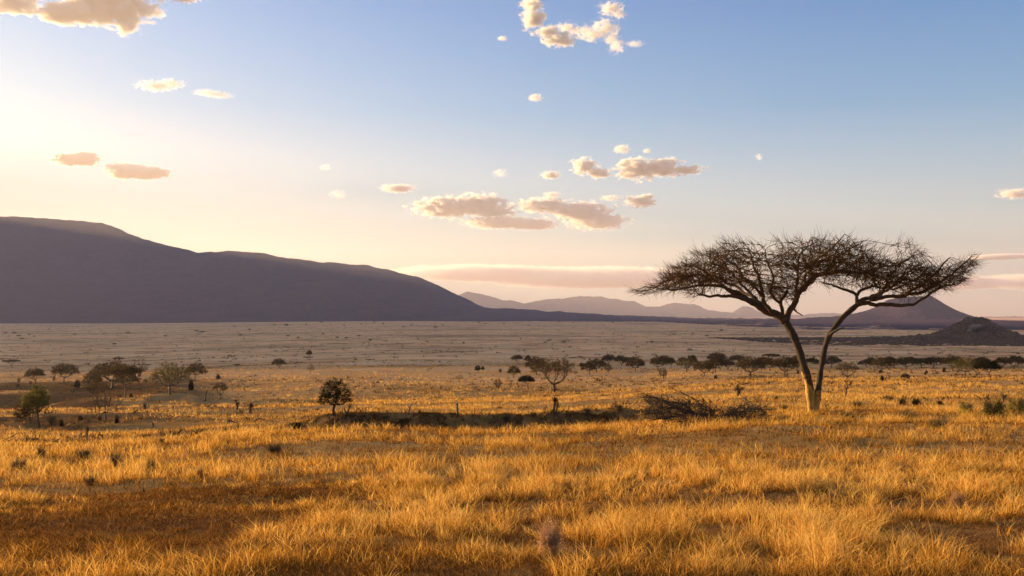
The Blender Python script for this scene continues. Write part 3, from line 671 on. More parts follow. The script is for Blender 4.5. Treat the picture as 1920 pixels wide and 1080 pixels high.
# ------------------------------------------------------------------ the great umbrella acacia
HX, HY, HZ0 = ground_at(1527, 778, 30, 90)
def zp(x, y, dy=0.0):            # a point of the tree given where it shows and how far it stands behind the trunk
    Y = HY+dy; px = 1160+x/2.571; py = 400+y/2.571
    return np.array([(px-960)/F*Y, Y, -(py-HZ)/F*Y])
US = HY/F/2.571                  # metres per drawing unit
LIMBS = [
 [(938,985,28,0),(935,960,23,0),(926,900,22,0),(917,820,23,0),(893,740,20.5,0),(868,650,20,0),(838,580,21,0),(803,520,23,0)],
 [(950,985,18,0),(953,950,16,0),(958,880,18,0),(968,800,15,.1),(978,730,15,.2),(991,660,15,.3),(1008,600,15,.4),(1040,550,14,.5),(1075,505,14.5,.6),(1110,475,15,.7),(1150,440,14,.8)],
 [(1012,592,9,.4),(1040,566,7,.1),(1066,552,5,-.1),(1088,549,2.5,-.2)],
 [(803,520,23,0),(788,508,21,0),(750,488,20,.1),(700,460,18,.2),(650,435,16,.2),(590,405,14,.1),(545,370,12,-.1),(500,350,8,-.3),(430,350,6.5,-.6),(360,358,5,-.9),(300,364,4,-1.2),(200,370,3,-1.5),(110,358,1.5,-1.6)],
 [(620,418,10,.1),(560,406,8,-.5),(500,403,7,-1.1),(440,395,6,-1.6),(385,396,4.5,-2.0)],
 [(730,478,12,.1),(690,440,11,.8),(640,400,9.5,1.4),(600,370,8,2.0),(560,345,7,2.6),(520,336,6,3),(450,300,5,3.4),(380,262,3.5,3.8),(310,240,2,4)],
 [(590,405,9,.1),(548,385,8,1),(480,330,6,1.8),(400,300,5,2.6),(320,300,4,3.2),(230,320,2,3.5)],
 [(745,485,12,.1),(715,440,9,-.6),(690,395,8,-1.1),(680,340,7,-1.6),(675,290,6,-2.0),(650,240,4,-2.4),(620,180,2.5,-2.8)],
 [(690,400,6,-1.1),(640,350,6,-2),(600,300,5,-2.8),(560,250,4,-3.6),(520,200,2.5,-4.3)],
 [(795,510,11,0),(785,470,9,-.2),(775,430,8,-.3),(797,407,8,-.35),(814,378,7.5,-.4)],
 [(775,430,7,-.3),(745,412,6.5,-.6),(732,370,5.5,-.8),(745,320,5,-1),(722,262,4,-1.2),(700,190,2.5,-1.2)],
 [(806,515,17,0),(822,475,15,.1),(845,430,14,.2),(864,390,13.5,.2),(885,358,12,.1),(912,330,11.5,0),(942,308,11,-.2),(985,292,10,-.5),(1040,290,9,-.8),(1100,288,8,-1.2),(1180,285,6.5,-1.6),(1250,270,5.5,-2),(1330,250,4,-2.3),(1400,222,3,-2.5),(1460,185,1.5,-2.6)],
 [(862,390,9,.2),(850,350,7.5,.4),(866,310,6.5,.7),(858,270,6,1),(870,220,4.5,1.2),(900,170,3,1.4),(930,120,1.5,1.5)],
 [(942,308,8,-.2),(920,268,7,-.9),(950,230,6,-1.5),(1000,190,5,-2.1),(1050,145,3,-2.6),(1080,105,1.5,-2.9)],
 [(985,292,7,-.5),(1028,252,7,.5),(1042,220,5,1.2),(1100,180,4,1.9),(1180,130,2,2.5)],
 [(845,430,9,.2),(884,372,8,1.3),(935,325,7,2.6),(1005,272,6,3.9),(1065,225,3.5,5)],
 [(905,335,8,0),(890,300,7,-1.4),(930,262,6,-2.9),(985,225,5,-4.3),(1040,190,3,-5.3)],
 [(1150,440,10,.8),(1144,412,9,.9),(1150,394,8.5,.9),(1122,380,7.5,1),(1080,360,6.5,1.2),(1040,345,5,1.3),(980,340,3,1.4)],
 [(1150,396,8,.9),(1162,366,7.5,.8),(1200,355,7,.6),(1240,350,6.5,.4),(1290,370,5,0),(1340,360,4.5,-.4),(1390,330,4,-.7),(1450,300,3,-1),(1510,258,2,-1.2)],
 [(1240,350,5.5,.4),(1230,310,5.5,.2),(1218,260,4,0),(1200,200,2.5,-.2)],
 [(1150,440,12,.8),(1180,415,11,.8),(1230,408,10,.7),(1300,403,9,.6),(1380,400,9,.4),(1430,390,8,.2),(1500,365,7,0),(1560,330,6,-.2),(1610,290,5,-.3),(1660,240,3.5,-.4),(1702,195,1.5,-.5)],
 [(1152,440,12,.8),(1200,432,10.5,1),(1260,438,10,1.2),(1330,440,9,1.4),(1390,440,8,1.6),(1440,430,7,1.7),(1490,395,6.5,1.8),(1540,355,5.5,1.9),(1590,345,4,2),(1645,335,2,2.1)],
 [(1380,402,7.5,.4),(1402,375,7,0),(1450,348,6,-.4),(1520,292,5,-.8),(1560,245,4,-1),(1600,212,1.8,-1.2)],
 [(1230,408,8,.7),(1290,372,6.5,2),(1350,330,5,3.2),(1410,285,3.5,4.2),(1450,230,2,4.8)],
 [(1200,412,8,.7),(1250,380,6.5,-.8),(1310,340,5.5,-2.2),(1370,300,4,-3.4),(1430,250,2,-4.2)],
 [(865,392,5,.2),(840,440,5,-.8),(850,472,4,-1.4),(890,490,2.5,-1.8)],
 [(700,460,8,.2),(640,390,7,1.6),(585,330,6,3),(530,270,4.5,4.4),(480,210,2.5,5.2)],
]
TOPL = [(60,352),(110,330),(180,318),(250,245),(350,175),(450,150),(530,110),(560,98),(640,95),(700,112),(780,104),(850,92),(960,84),(1050,80),(1150,92),(1230,125),(1300,130),(1350,120),(1420,120),(1465,180),(1480,228),(1520,238),(1600,215),(1660,205),(1700,190),(1720,215)]
BOTL = [(60,372),(130,395),(210,392),(300,380),(380,410),(450,378),(540,360),(620,395),(700,420),(780,430),(860,420),(930,335),(1000,345),(1090,350),(1170,360),(1260,380),(1350,400),(1440,400),(1520,375),(1600,352),(1660,330),(1700,260),(1720,240)]
def hero():
    root = bpy.data.objects.new('umbrella_acacia', None); C.objects.link(root); root.location = (HX, HY, HZ0)
    tag(root, 'large umbrella acacia with a forked trunk and wide bare-twigged crown', 'tree')
    O = np.array([HX, HY, HZ0])
    P = []; par = []; fx = []; grow = []
    limbs = []
    for li, lm in enumerate(LIMBS):
        pts = np.array([zp(a, b, d) for a, b, r_, d in lm])-O; rr = np.array([r_ for a, b, r_, d in lm])*US
        # resample smoothly with a few crooks
        seg = np.concatenate([[0], np.cumsum(np.linalg.norm(np.diff(pts, axis=0), axis=1))]); n = max(3, int(seg[-1]/.16))
        t = np.linspace(0, seg[-1], n); Q = np.stack([np.interp(t, seg, pts[:, k]) for k in range(3)], 1); rq = np.interp(t, seg, rr)
        K = np.array([.25, .5, .25])
        for _ in range(2):
            Q[1:-1] = K[0]*Q[:-2]+K[1]*Q[1:-1]+K[2]*Q[2:]
        if li > 1:
            wv = np.stack([fbm(t*1.6+li*7, t*0+k*5, 200+k, 3) for k in range(3)], 1)*.16
            env = np.clip(np.minimum(t, seg[-1]*0+t)/.8, 0, 1)[:, None]; Q += wv*env
        if li > 0 and li not in (1,):
            A = np.array(P); j = int(((A-Q[0])**2).sum(1).argmin()); prev = j
        else: prev = -1
        limbs.append((Q, rq))
        for k in range(n):
            if k == 0 and prev >= 0: continue
            P.append(Q[k]); par.append(prev); fx.append(rq[k]); prev = len(P)-1
            grow.append(rq[k] < 9.5*US or (Q[k][2] > 5.6 and rq[k] < 13*US))
    n0 = len(P)
    # free space of the crown
    att = []
    tx, ty = np.array(TOPL).T; bx, by = np.array(BOTL).T
    m = 46000; X = rng.uniform(62, 1718, m); Dm = 5.6*np.clip(1-((X-885)/850)**2, .02, 1)**.45
    q = rng.uniform(-1, 1, m); q = np.sign(q)*np.abs(q)**1.25
    t = np.interp(X, tx, ty)+22; b = np.interp(X, bx, by); mid = (t*.5+b*.5)
    t2 = t+(mid-t)*q*q*.75; b2 = b-(b-mid)*q*q*.6
    f = rng.random(m)**.85; Yd = t2+(b2-t2)*f
    nz = fbm(X/125+q*2, Yd/26+q*1.3, 77, 4); nz2 = fbm(X/300, q*1.5, 78, 2)
    ok = nz+nz2*.4 > .045
    X, Yd, q, Dm = X[ok][:9600], Yd[ok][:9600], q[ok][:9600], Dm[ok][:9600]
    Y = HY+q*Dm; px = 1160+X/2.571; py = 400+Yd/2.571
    att = np.stack([(px-960)/F*Y, Y, -(py-HZ)/F*Y], 1)-O
    P, par = colonize(P, par, att, .15, 2.6, .22, 70, .03, .14, grow)
    fixed = np.zeros(len(P)); fixed[:n0] = fx
    r, kids = pipe(par, .011, 2.45, fixed); r[n0:] = np.minimum(r[n0:], .07)
    tb = MB(); br = MB(); cr = MB()
    # bole and limbs
    for k, (Q, rq) in enumerate(limbs):
        if k < 2:
            rq = rq*.88
            tt = np.arange(len(Q)); rq = rq*(1+.09*np.sin(tt*.9+k)+.06*fbm(tt*.5, tt*0, 90+k, 3))
        (tb if k in (0, 1, 2) else br).tube(Q, rq, 14 if k < 2 else 8, cap=True, rough=.16 if k < 2 else .2)
    ch_r = r.copy()
    for ch in chains(par, r, kids):
        cc = [i for i in ch if i >= n0]
        if len(cc) < 1: continue
        j = ch.index(cc[0]); cc = ([ch[j-1]] if j > 0 else [int(par[cc[0]])])+cc
        rr = r[cc].copy(); rr[0] = rr[1]*1.1
        (br if rr.max() > .03 else cr).tube(P[cc], rr, 5 if rr.max() > .03 else 3, cap=False)
    # fine upturned twigs
    d0 = P[n0:]-P[par[n0:]]; d0 /= np.linalg.norm(d0, axis=1)[:, None]+1e-9
    ctr = np.array([P[n0:, 0].mean(), P[n0:, 1].mean(), P[n0:, 2].mean()])
    for i in range(n0, len(P)):
        nk = len(kids[i]); cnt = (4 if rng.random() < .5 else 3) if nk == 0 else (1 if (r[i] < .03 and rng.random() < .60) else 0)
        for _ in range(cnt):
            out = P[i]-ctr; out[2] = 0; out /= np.linalg.norm(out)+1e-9
            low = P[i][2] < ctr[2]-.5
            d = d0[i-n0]*.8+out*.75+rng.normal(size=3)*.33+np.array([0, 0, -.3 if (low and rng.random() < .3) else .03]); d /= np.linalg.norm(d)
            ln = rng.uniform(.3, .85); a = P[i]+d*ln*.5+rng.normal(size=3)*.03; b = a+(d+np.array([0, 0, .25])+rng.normal(size=3)*.3)*ln*.45
            cr.tube([P[i], a, b], [.009, .008, .004], 3, cap=False)
    ids = rng.integers(n0, len(P), 9000)
    cr.leaves(P[ids]+rng.normal(size=(len(ids), 3))*.09, .036, rng, .6, 2)
    link('trunk', tb.face_mesh('trunk', M['sunlit_yellow_bark']), root)
    link('limbs', br.face_mesh('limbs', M['bark']), root)
    link('crown', cr.face_mesh('crown', M['twig'], False), root)
    print('hero nodes', len(P), 'limb nodes', n0)
hero()
#>>MID
# ------------------------------------------------------------------ trees one can tell apart (kind, foot column, foot row, height, width, label)
GL = 'trees around the gully on the left'
for a in [
 ('umbrella', 22, 690, 16, 31, 'small flat-topped acacia at the left edge, far behind the gully trees'),
 ('dome2', 67, 718, 30, 36, 'dark rounded acacia left of the wide dome-shaped one, behind the gully'),
 ('dome', 121, 717, 37, 52, 'dome-shaped acacia on a forked trunk between the dark rounded one and the gully cluster'),
 ('umbrella2', 221, 684, 15, 22, 'pale umbrella tree alone on the open plain just behind the baobab'),
 ('baobab', 261, 706, 36, 34, 'bare baobab with a thick trunk behind the gully trees'),
 ('dome3', 174, 731, 36, 36, 'greyish acacia on the left shoulder of the big dark canopy'),
 ('dome', 210, 731, 50, 84, 'tall greenish canopy standing behind the widest dark canopy of the gully'),
 ('umbrella', 234, 747, 62, 66, 'dark flat canopy on a thick leaning trunk, right of the bare reddish tree'),
 ('bare', 197, 788, 62, 66, 'bare reddish thorn tree standing in the gully in front of the dark canopies'),
 ('wide', 319, 740, 63, 78, 'broad green acacia with spreading limbs right of the baobab'),
 ('dome3', 365, 713, 35, 41, 'rounded acacia just behind the right side of the broad green one'),
 ('wide2', 413, 748, 32, 29, 'small acacia on a straight thin trunk right of the gully'),
 ('leaning', 75, 801, 82, 46, 'dark green tree with a crooked trunk at the left, nearest of the gully trees'),
 ('scraggy', 43, 797, 44, 26, 'grey scraggy tree left of the crooked dark green one'),
 ('scraggy', 58, 796, 58, 40, 'brown scraggy tree growing against the crooked dark green one'),
 ('dome3', 236, 732, 40, 46, 'olive acacia behind the right end of the flat dark canopy'),
 ('wide2', 183, 752, 40, 44, 'brown-leaved acacia between the dark canopies and the bare reddish tree'),
 ('umbrella', 445, 691, 9, 11, 'tiny flat-topped acacia right of the rounded one, far behind the gully')]:
    tree(*a, group=GL)
GC = 'trees standing apart on the middle plain'
for a in [
 ('round', 629, 779, 75, 62, 'dense dark round-crowned tree standing alone left of centre'),
 ('dome', 523, 691, 20, 28, 'pale dome-shaped acacia alone on the plain behind the dark round tree'),
 ('lollipop', 580, 670, 14, 11, 'tiny tree high on the plain behind the dark round tree'),
 ('bare2', 582, 702, 22, 15, 'thin bare tree between the dome-shaped acacia and the dark round tree'),
 ('lollipop', 896, 700, 16, 12, 'round black-crowned little tree left of centre of the tree line'),
 ('lollipop', 905, 697, 11, 7, 'smallest dark tree touching the right of the round black-crowned one'),
 ('bare2', 861, 716, 15, 17, 'dry leafless thicket of a tree left of centre'),
 ('scraggy', 935, 731, 24, 13, 'thin scraggy tree leaning right, in front of the left end of the tree line'),
 ('wide2', 1038, 736, 69, 90, 'widest acacia of the middle plain with limbs spreading from a straight trunk'),
 ('dark_flat', 992, 730, 27, 32, 'black flat-crowned acacia leaning left in front of the widest one'),
 ('dome3', 963, 709, 25, 26, 'small acacia left of the widest one with a notch in its crown'),
 ('scraggy', 1245, 712, 25, 16, 'grey scraggy tree in front of the tree line, left of the brush pile'),
 ('wide2', 1589, 714, 38, 44, 'open-branched acacia with a clear trunk just right of the great acacia'),
 ('dome2', 1697, 714, 15, 18, 'low windswept dark tree on the open grass right of the great acacia'),
 ('wide', 1810, 707, 40, 50, 'large brown-crowned acacia in the right part of the tree line'),
 ('dark_flat', 1860, 712, 38, 46, 'dark low-branched acacia with crossing trunks near the right edge'),
 ('lollipop', 1651, 702, 9, 8, 'tiny dark tree on the grass below the right tree line')]:
    tree(*a, group=GC)
GR = 'acacias in the long line across the plain'
ROW = [('dome2', 970, 681, 15, 19, 'leftmost rounded acacia of the long line'), ('lollipop', 990, 682, 15, 12, 'narrow dark tree second from the left end of the long line'),
 ('dome', 1006, 703, 32, 36, 'brownish acacia joined to the left side of the widest one'), ('lollipop', 1091, 692, 11, 10, 'small dark ball-shaped tree right of the widest acacia'),
 ('dome3', 1105, 703, 24, 24, 'brown acacia right of the small ball-shaped tree'), ('dome', 1119, 698, 24, 36, 'dark broad acacia behind the brown one right of centre'),
 ('scraggy', 1141, 700, 19, 12, 'curved-trunk tree under the right side of the dark broad acacia'), ('dome', 1142, 683, 18, 24, 'dark dome-shaped acacia highest in the line right of centre'),
 ('dome2', 1165, 687, 20, 24, 'rounded grey acacia right of the dark dome-shaped one'), ('dome3', 1192, 698, 28, 30, 'warm brown rounded acacia left of the brush pile column'),
 ('dome', 1234, 695, 25, 29, 'dense brown acacia above the scraggy grey tree'), ('dome2', 1244, 684, 17, 20, 'far grey acacia rising behind the dense brown one'),
 ('wide', 1287, 698, 25, 36, 'broad acacia above the middle of the brush pile'), ('dome3', 1258, 688, 17, 15, 'thin grey tree between the dense brown and the broad acacia'),
 ('dome2', 1297, 683, 17, 17, 'far grey acacia behind the right side of the broad one'), ('dome', 1320, 706, 28, 36, 'acacia standing forward of the line above the right end of the brush pile'),
 ('dome3', 1342, 699, 30, 32, 'tall brown acacia just behind the forward one'), ('dome', 1345, 684, 22, 32, 'far dark acacia with a raised flat crown behind the tall brown one'),
 ('dome2', 1365, 693, 18, 22, 'small dark acacia between the two tall brown ones'), ('dome', 1382, 685, 19, 29, 'far broad grey acacia left of the big bushy one'),
 ('dome', 1408, 707, 36, 48, 'big bushy brown acacia left of the great acacia'), ('dome3', 1428, 694, 24, 30, 'acacia merging with the right side of the big bushy brown one'),
 ('dome2', 1443, 695, 24, 27, 'brown acacia in the gap between the two bushy ones'), ('umbrella', 1446, 683, 18, 27, 'far flat-crowned grey acacia above the gap between the bushy ones'),
 ('dome', 1472, 706, 36, 40, 'bushy brown acacia next left of the great acacia trunk'), ('dome3', 1494, 693, 27, 26, 'acacia partly behind the left stem of the great acacia'),
 ('dome2', 1540, 690, 16, 24, 'acacia seen between the two stems of the great acacia'), ('dome', 1560, 688, 20, 26, 'grey acacia just right of the right stem of the great acacia'),
 ('dome3', 1624, 690, 16, 24, 'low grey acacia right of the open-branched one'), ('dome', 1653, 699, 28, 34, 'brown acacia with a thin visible trunk under the dark cone hill'),
 ('dome2', 1676, 690, 18, 30, 'low acacia right of the one with the thin trunk'), ('dome', 1699, 693, 22, 34, 'broad brown acacia straight below the peak of the cone hill'),
 ('dome3', 1727, 690, 18, 30, 'low brown acacia right of the broad one below the cone hill'), ('dome2', 1750, 690, 20, 34, 'darker low acacia left of the large brown-crowned one'),
 ('dome', 1787, 696, 28, 38, 'brown acacia overlapping the left of the large brown-crowned one'), ('dome3', 1838, 693, 22, 32, 'acacia between the large brown-crowned one and the dark low-branched one'),
 ('dome', 1902, 693, 25, 36, 'brown acacia at the right edge of the picture'), ('dome2', 1880, 690, 20, 26, 'grey acacia behind the dark low-branched one at the right')]
for a in ROW: tree(a[0], a[1], a[2], a[3]*1.12, a[4]*1.22, a[5], group=GR)
rs = random.Random(5)
for i in range(34):              # the back rank of the line, too far off to tell one from another
    px = 1500+rs.random()*430 if i < 20 else 1060+rs.random()*440
    h = rs.uniform(9, 15); tree(rs.choice(['dome', 'dome2', 'dome3', 'umbrella']), px, rs.uniform(680, 685), h, h*rs.uniform(1.2, 1.7),
        'small grey acacia in the shaded back rank of the long tree line', group='back rank of the long tree line', rot=rs.uniform(0, 6.28))

# far trees: one small mesh each
def merged(k):
    t, c = SP[k]; a = np.empty(len(t.vertices)*3, np.float32); t.vertices.foreach_get('co', a); b = np.empty(len(c.vertices)*3, np.float32); c.vertices.foreach_get('co', b)
    mb = MB(); mb.V = a.reshape(-1, 3).tolist()+b.reshape(-1, 3).tolist(); n = len(t.vertices)
    mb.Fc = [tuple(p.vertices) for p in t.polygons]+[tuple(i+n for i in p.vertices) for p in c.polygons]
    return mb.face_mesh('far_acacia', M['leaf_far'], False)
M['leaf_far'] = mat_leaf('leaf_far', (.035, .026, .014), (.075, .055, .03), .2)
FARM = [merged('small'), merged('small2')]
def far_tree(px, py, wpx, hpx, label, group):
    x, y, z = ground_at(px, py, 60)
    o = link('acacia_tree', FARM[rs.randrange(2)]); o.location = (x, y, z-.1); s = wpx*y/F/7; o.scale = (s, s, hpx*y/F/6.1); o.rotation_euler = (0, 0, rs.random()*6.28)
    tag(o, label, 'tree', group)
FD = [(10, 628, 9, 5), (16, 632, 6, 3), (26, 627, 8, 5), (35, 633, 10, 5), (41, 638, 9, 5), (55, 630, 6, 4), (64, 633, 5, 4), (92, 619, 5, 3), (140, 630, 6, 4), (194, 628, 5, 3), (240, 628, 9, 5),
 (214, 650, 8, 7), (310, 633, 7, 5), (368, 624, 8, 5), (378, 627, 14, 6), (372, 628, 5, 3), (383, 634, 4, 3), (440, 614, 6, 3), (450, 631, 8, 4), (451, 630, 6, 4), (457, 638, 4, 4), (468, 620, 6, 4),
 (515, 612, 5, 4), (537, 613, 10, 6), (540, 633, 7, 5), (559, 636, 6, 5), (574, 612, 5, 5), (603, 607, 6, 4), (606, 628, 6, 4), (632, 637, 8, 6), (645, 612, 5, 3), (649, 638, 7, 6), (673, 633, 9, 5),
 (677, 610, 6, 3), (694, 641, 7, 6), (702, 606, 7, 3), (718, 609, 5, 4), (724, 642, 6, 4), (757, 615, 6, 4), (771, 612, 5, 3), (784, 638, 6, 4), (801, 643, 6, 4), (817, 616, 8, 4), (831, 611, 5, 3),
 (869, 646, 5, 5), (898, 607, 6, 4), (903, 655, 5, 4), (910, 609, 5, 3), (945, 610, 5, 4), (991, 612, 5, 3), (1048, 606, 4, 4), (1074, 607, 4, 3), (1149, 606, 5, 3), (870, 645, 4, 4), (897, 654, 4, 3),
 (983, 659, 5, 4), (1022, 644, 9, 4), (1028, 642, 7, 5), (1032, 640, 6, 4), (1057, 644, 10, 5), (1222, 645, 9, 6), (1194, 655, 4, 6), (1293, 658, 12, 5), (1256, 631, 4, 4), (1264, 629, 8, 3),
 (1298, 627, 7, 3), (1325, 632, 8, 4), (1353, 623, 9, 6), (1396, 628, 4, 3), (1413, 622, 5, 4), (1428, 626, 4, 3), (1377, 611, 4, 3), (1349, 658, 4, 3), (1375, 658, 4, 3), (1150, 628, 4, 3), (1100, 640, 4, 3)]
BANDS = ((70, 'in the scatter near the left edge'), (200, 'under the high summit'), (260, 'above the baobab'), (345, 'above the broad green tree'), (400, 'in the dark clump by the rounded acacia'),
 (500, 'above the straight-trunked small acacia'), (560, 'above the pale dome-shaped acacia'), (615, 'above the thin bare tree'), (660, 'above the dark round tree'), (700, 'just right of the dark round tree'), (790, 'above the pale forked snag'),
 (850, 'above the knobbed post'), (950, 'under the end of the mountain'), (1010, 'above the black flat-crowned acacia'), (1080, 'above the widest acacia'), (1200, 'left of the great crown'), (1280, 'above the left of the brush pile'),
 (1370, 'above the right of the brush pile'), (2000, 'left of the great trunk'))
for px, py, wp, hp in FD:
    reg2 = next(t for lim, t in BANDS if px < lim); nf = 'just below the mountain foot' if py < 618 else ('halfway out on the plain' if py < 640 else 'on the nearer shaded plain')
    far_tree(px, py, wp, hp, 'tiny acacia '+nf+', '+reg2, 'tiny acacias on the far shaded plain')
for i in range(70):
    px = rs.random()*1900; py = rs.uniform(604, 668) if px < 1450 else rs.uniform(652, 672)
    sc_ = (py-592)/60
    far_tree(px, py, 2+4*sc_*rs.random(), 1.2+2.6*sc_*rs.random(), 'speck of a low bush or tree on the wide shaded plain', 'specks on the wide shaded plain')

# ------------------------------------------------------------------ snags, stumps, logs
def wpt(px, py, Y): return np.array([(px-960)/F*Y, Y, -(py-HZ)/F*Y])
def snag(px, py, lines, label, name='dead_snag', cat='dead tree', group='dead snags and stumps on the slope', leaf=0, lm='leaf_dark', ymin=20, sides=7):
    """lines: branches drawn in photo pixels relative to the foot [(dx, up, radius px, back)]"""
    x, y, z = ground_at(px, py, ymin); s = y/F
    root = bpy.data.objects.new(name, None); C.objects.link(root); root.location = (x, y, z-.05); tag(root, label, cat, group)
    mb = MB(); ends = []
    for ln in lines:
        P = np.array([[d*s, b*s, u*s] for d, u, r, b in ln]); r = np.array([q[2]*s for q in ln])
        t = np.linspace(0, len(P)-1, len(P)*3); Q = np.stack([np.interp(t, range(len(P)), P[:, k]) for k in range(3)], 1)+rng.normal(size=(len(t), 3))*.35*s*np.minimum(1, t[:, None])
        mb.tube(Q, np.interp(t, range(len(P)), r), sides, rough=.35); ends += list(Q[len(Q)//2:])
    link('trunk', mb.face_mesh('trunk', M['dead_wood']), root)
    if leaf:
        cb = MB(); E = np.array(ends)[rng.integers(0, len(ends), leaf)]+rng.normal(size=(leaf, 3))*1.6*s*np.array([1, 1, .9])
        cb.leaves(E, 1.5*s, rng, .7, 3); link('creeper', cb.face_mesh('creeper', M[lm], False), root)
    return root
snag(385, 751, [[(0, -1, 1.6, 0), (0, 8, 1.2, 0), (2, 15, 1, 0), (3, 21, .7, 0)], [(3, 21, .7, 0), (9, 19, .4, 0)]], 'thin snag with a bent top left of the small straight-trunked acacia')
snag(445, 768, [[(0, -1, 2.2, 0), (-.5, 7, 2.2, 0), (-1.5, 15, 1.8, 0), (-2, 19, .8, 0)], [(0, 10, 1.2, 0), (3, 12, .6, 0)]], 'short dark stump, left one of the pair between gully and dark round tree', leaf=60)
snag(469, 776, [[(0, -1, 2.6, 0), (0, 9, 2.4, 0), (1, 18, 2, 0)], [(1, 13, 1.4, 0), (4, 16, .8, 0)]], 'short dark leafy-topped stump, right one of the pair between gully and dark round tree', leaf=120)
snag(288, 802, [[(0, -1, 1.6, 0), (-1, 7, 1.4, 0), (-5, 14, .6, 0)]], 'small stump leaning left on the grass below the gully')
snag(163, 824, [[(0, -2, 2, 0), (.5, 12, 1.6, 0), (1, 25, 1, 0)]], 'upright black post-like stump on the near left slope', leaf=30)
snag(649, 783, [[(0, -1, 2.2, 0), (-1, 8, 2, 0), (-3, 14, 1.2, 0)], [(1, 3, 2, 0), (4, 10, 1.6, 0), (8, 18, 1, 0), (9, 22, .4, 0)], [(7, 16, .8, 0), (3, 20, .4, 0)]], 'twin-pronged snag at the foot of the dark round tree', leaf=40)
snag(765, 784, [[(0, -1, 1.5, 0), (2, 8, 1.2, 0), (3, 15, 1, 0), (7, 21, .6, 0)], [(3, 14, .8, 0), (-1, 19, .4, 0)]], 'pale forked snag leaning right, right of the dark round tree')
snag(858, 781, [[(0, -1, 1.9, 0), (0, 10, 1.7, 0), (-.5, 22, 1.5, 0), (-.5, 25, 2.4, 0)], [(-.5, 24, .8, 0), (-4, 24, .5, 0)]], 'upright post-like snag with a knobbed top left of centre')
snag(1040, 779, [[(-1, -2, 2.8, 0), (-2, 12, 2.5, 0), (1, 26, 1.8, 0), (0, 31, 1, 0)], [(2, 0, 2, 0), (4, 9, 1.4, 0), (6, 20, .7, 0)], [(-2, 3, 2, 0), (-5, 8, 1, 0)], [(1, 22, 1.4, 0), (3, 28, 1, 0)]], 'black stump overgrown with creeper at the middle of the slope', leaf=260)
snag(1181, 760, [[(0, -1, 2, 0), (-1, 4, 1.6, 0), (-2, 8, .6, 0)], [(0, 2, 1.5, 0), (3, 4, .6, 0)]], 'small dark stump left of the brush pile')
snag(1240, 748, [[(0, -1, 1.1, 0), (0, 6, 1, 0)]], 'tiny stub of a post standing behind the left of the brush pile')
snag(1386, 744, [[(0, -2, 3, 0), (-1, 8, 3.2, 0), (-1, 15, 3.6, 0)], [(-1, 13, 1.5, 0), (-6, 18, .8, 0)], [(-1, 14, 1.5, 0), (-3, 24, .8, 0)], [(0, 13, 1.5, 0), (6, 16, 1, 0)]], 'thick broken tree stump with a ragged leafy top left of the great acacia', leaf=170)
snag(1585, 744, [[(0, -1, 1.6, 0), (1, 9, 1.5, 0), (2, 15, 1.4, 0)], [(2, 14, 1.2, 0), (-1, 20, .9, 0), (0, 26, .5, 0)], [(2, 14, 1.2, 0), (4, 19, 1, 0), (3, 26, .5, 0)], [(0, 18, .6, 0), (-2, 24, .3, 0)]], 'dead snag forked like a cup right of the great acacia')
snag(1881, 753, [[(0, -2, 3, 0), (0, 6, 3.4, 0), (-2, 13, 1.8, 0)], [(0, 6, 2.5, 0), (5, 12, 1.2, 0)]], 'squat black stump near the right edge above the green bushes', leaf=60)
snag(1476, 711, [[(0, -1, 1.4, 0), (0, 9, 1, 0)]], 'tiny dark stump below the bushy acacia left of the great one')
snag(1661, 713, [[(0, -1, 1.2, 0), (-1, 6, .9, 0)]], 'tiny stump on the lit grass right of the open-branched acacia')
snag(1571, 746, [[(0, -1, 1, 0), (0, 6, .8, 0)]], 'tiny stub left of the cup-shaped snag')
snag(428, 796, [[(0, -1, 2.8, 0), (0, 7, 2.8, 0), (1, 9, 2, 0)], [(1, 8, 1.5, 0), (8, 7, 1.3, .5), (17, 3, 1.1, 1), (24, 1, 1, 1), (32, 4, 1.1, 1), (42, 5, 1.2, 1.5), (50, 9, 1.3, 2), (57, 12, 1.1, 2), (70, 10, .7, 2)], [(24, 1, 1, 1), (14, -1, .8, 0), (7, -1, .5, 0)]],
     'fallen log with a curved limb lying on the slope left of the dark round tree', name='fallen_log', cat='log')
snag(300, 773, [[(0, 0, .8, 0), (-4, 5, .7, 0), (-10, 9, .4, 0)], [(0, 0, .9, 0), (8, 2, .8, 1), (20, 3, .5, 2)], [(-3, 4, .5, 0), (-2, 10, .3, 0)]], 'dead branch lying beside the dark gully bank', name='dead_branch', cat='branch')
snag(1018, 751, [[(-6, 0, .6, 0), (0, 1.5, .6, 0), (7, .5, .4, 0)]], 'thin dead branch lying in the grass left of the creeper-covered stump', name='dead_branch', cat='branch')
snag(1134, 742, [[(-9, .5, .7, 0), (0, 1, .7, 0), (9, 2, .4, 0)]], 'thin dead branch lying flat on the plain between stump and brush pile', name='dead_branch', cat='branch')

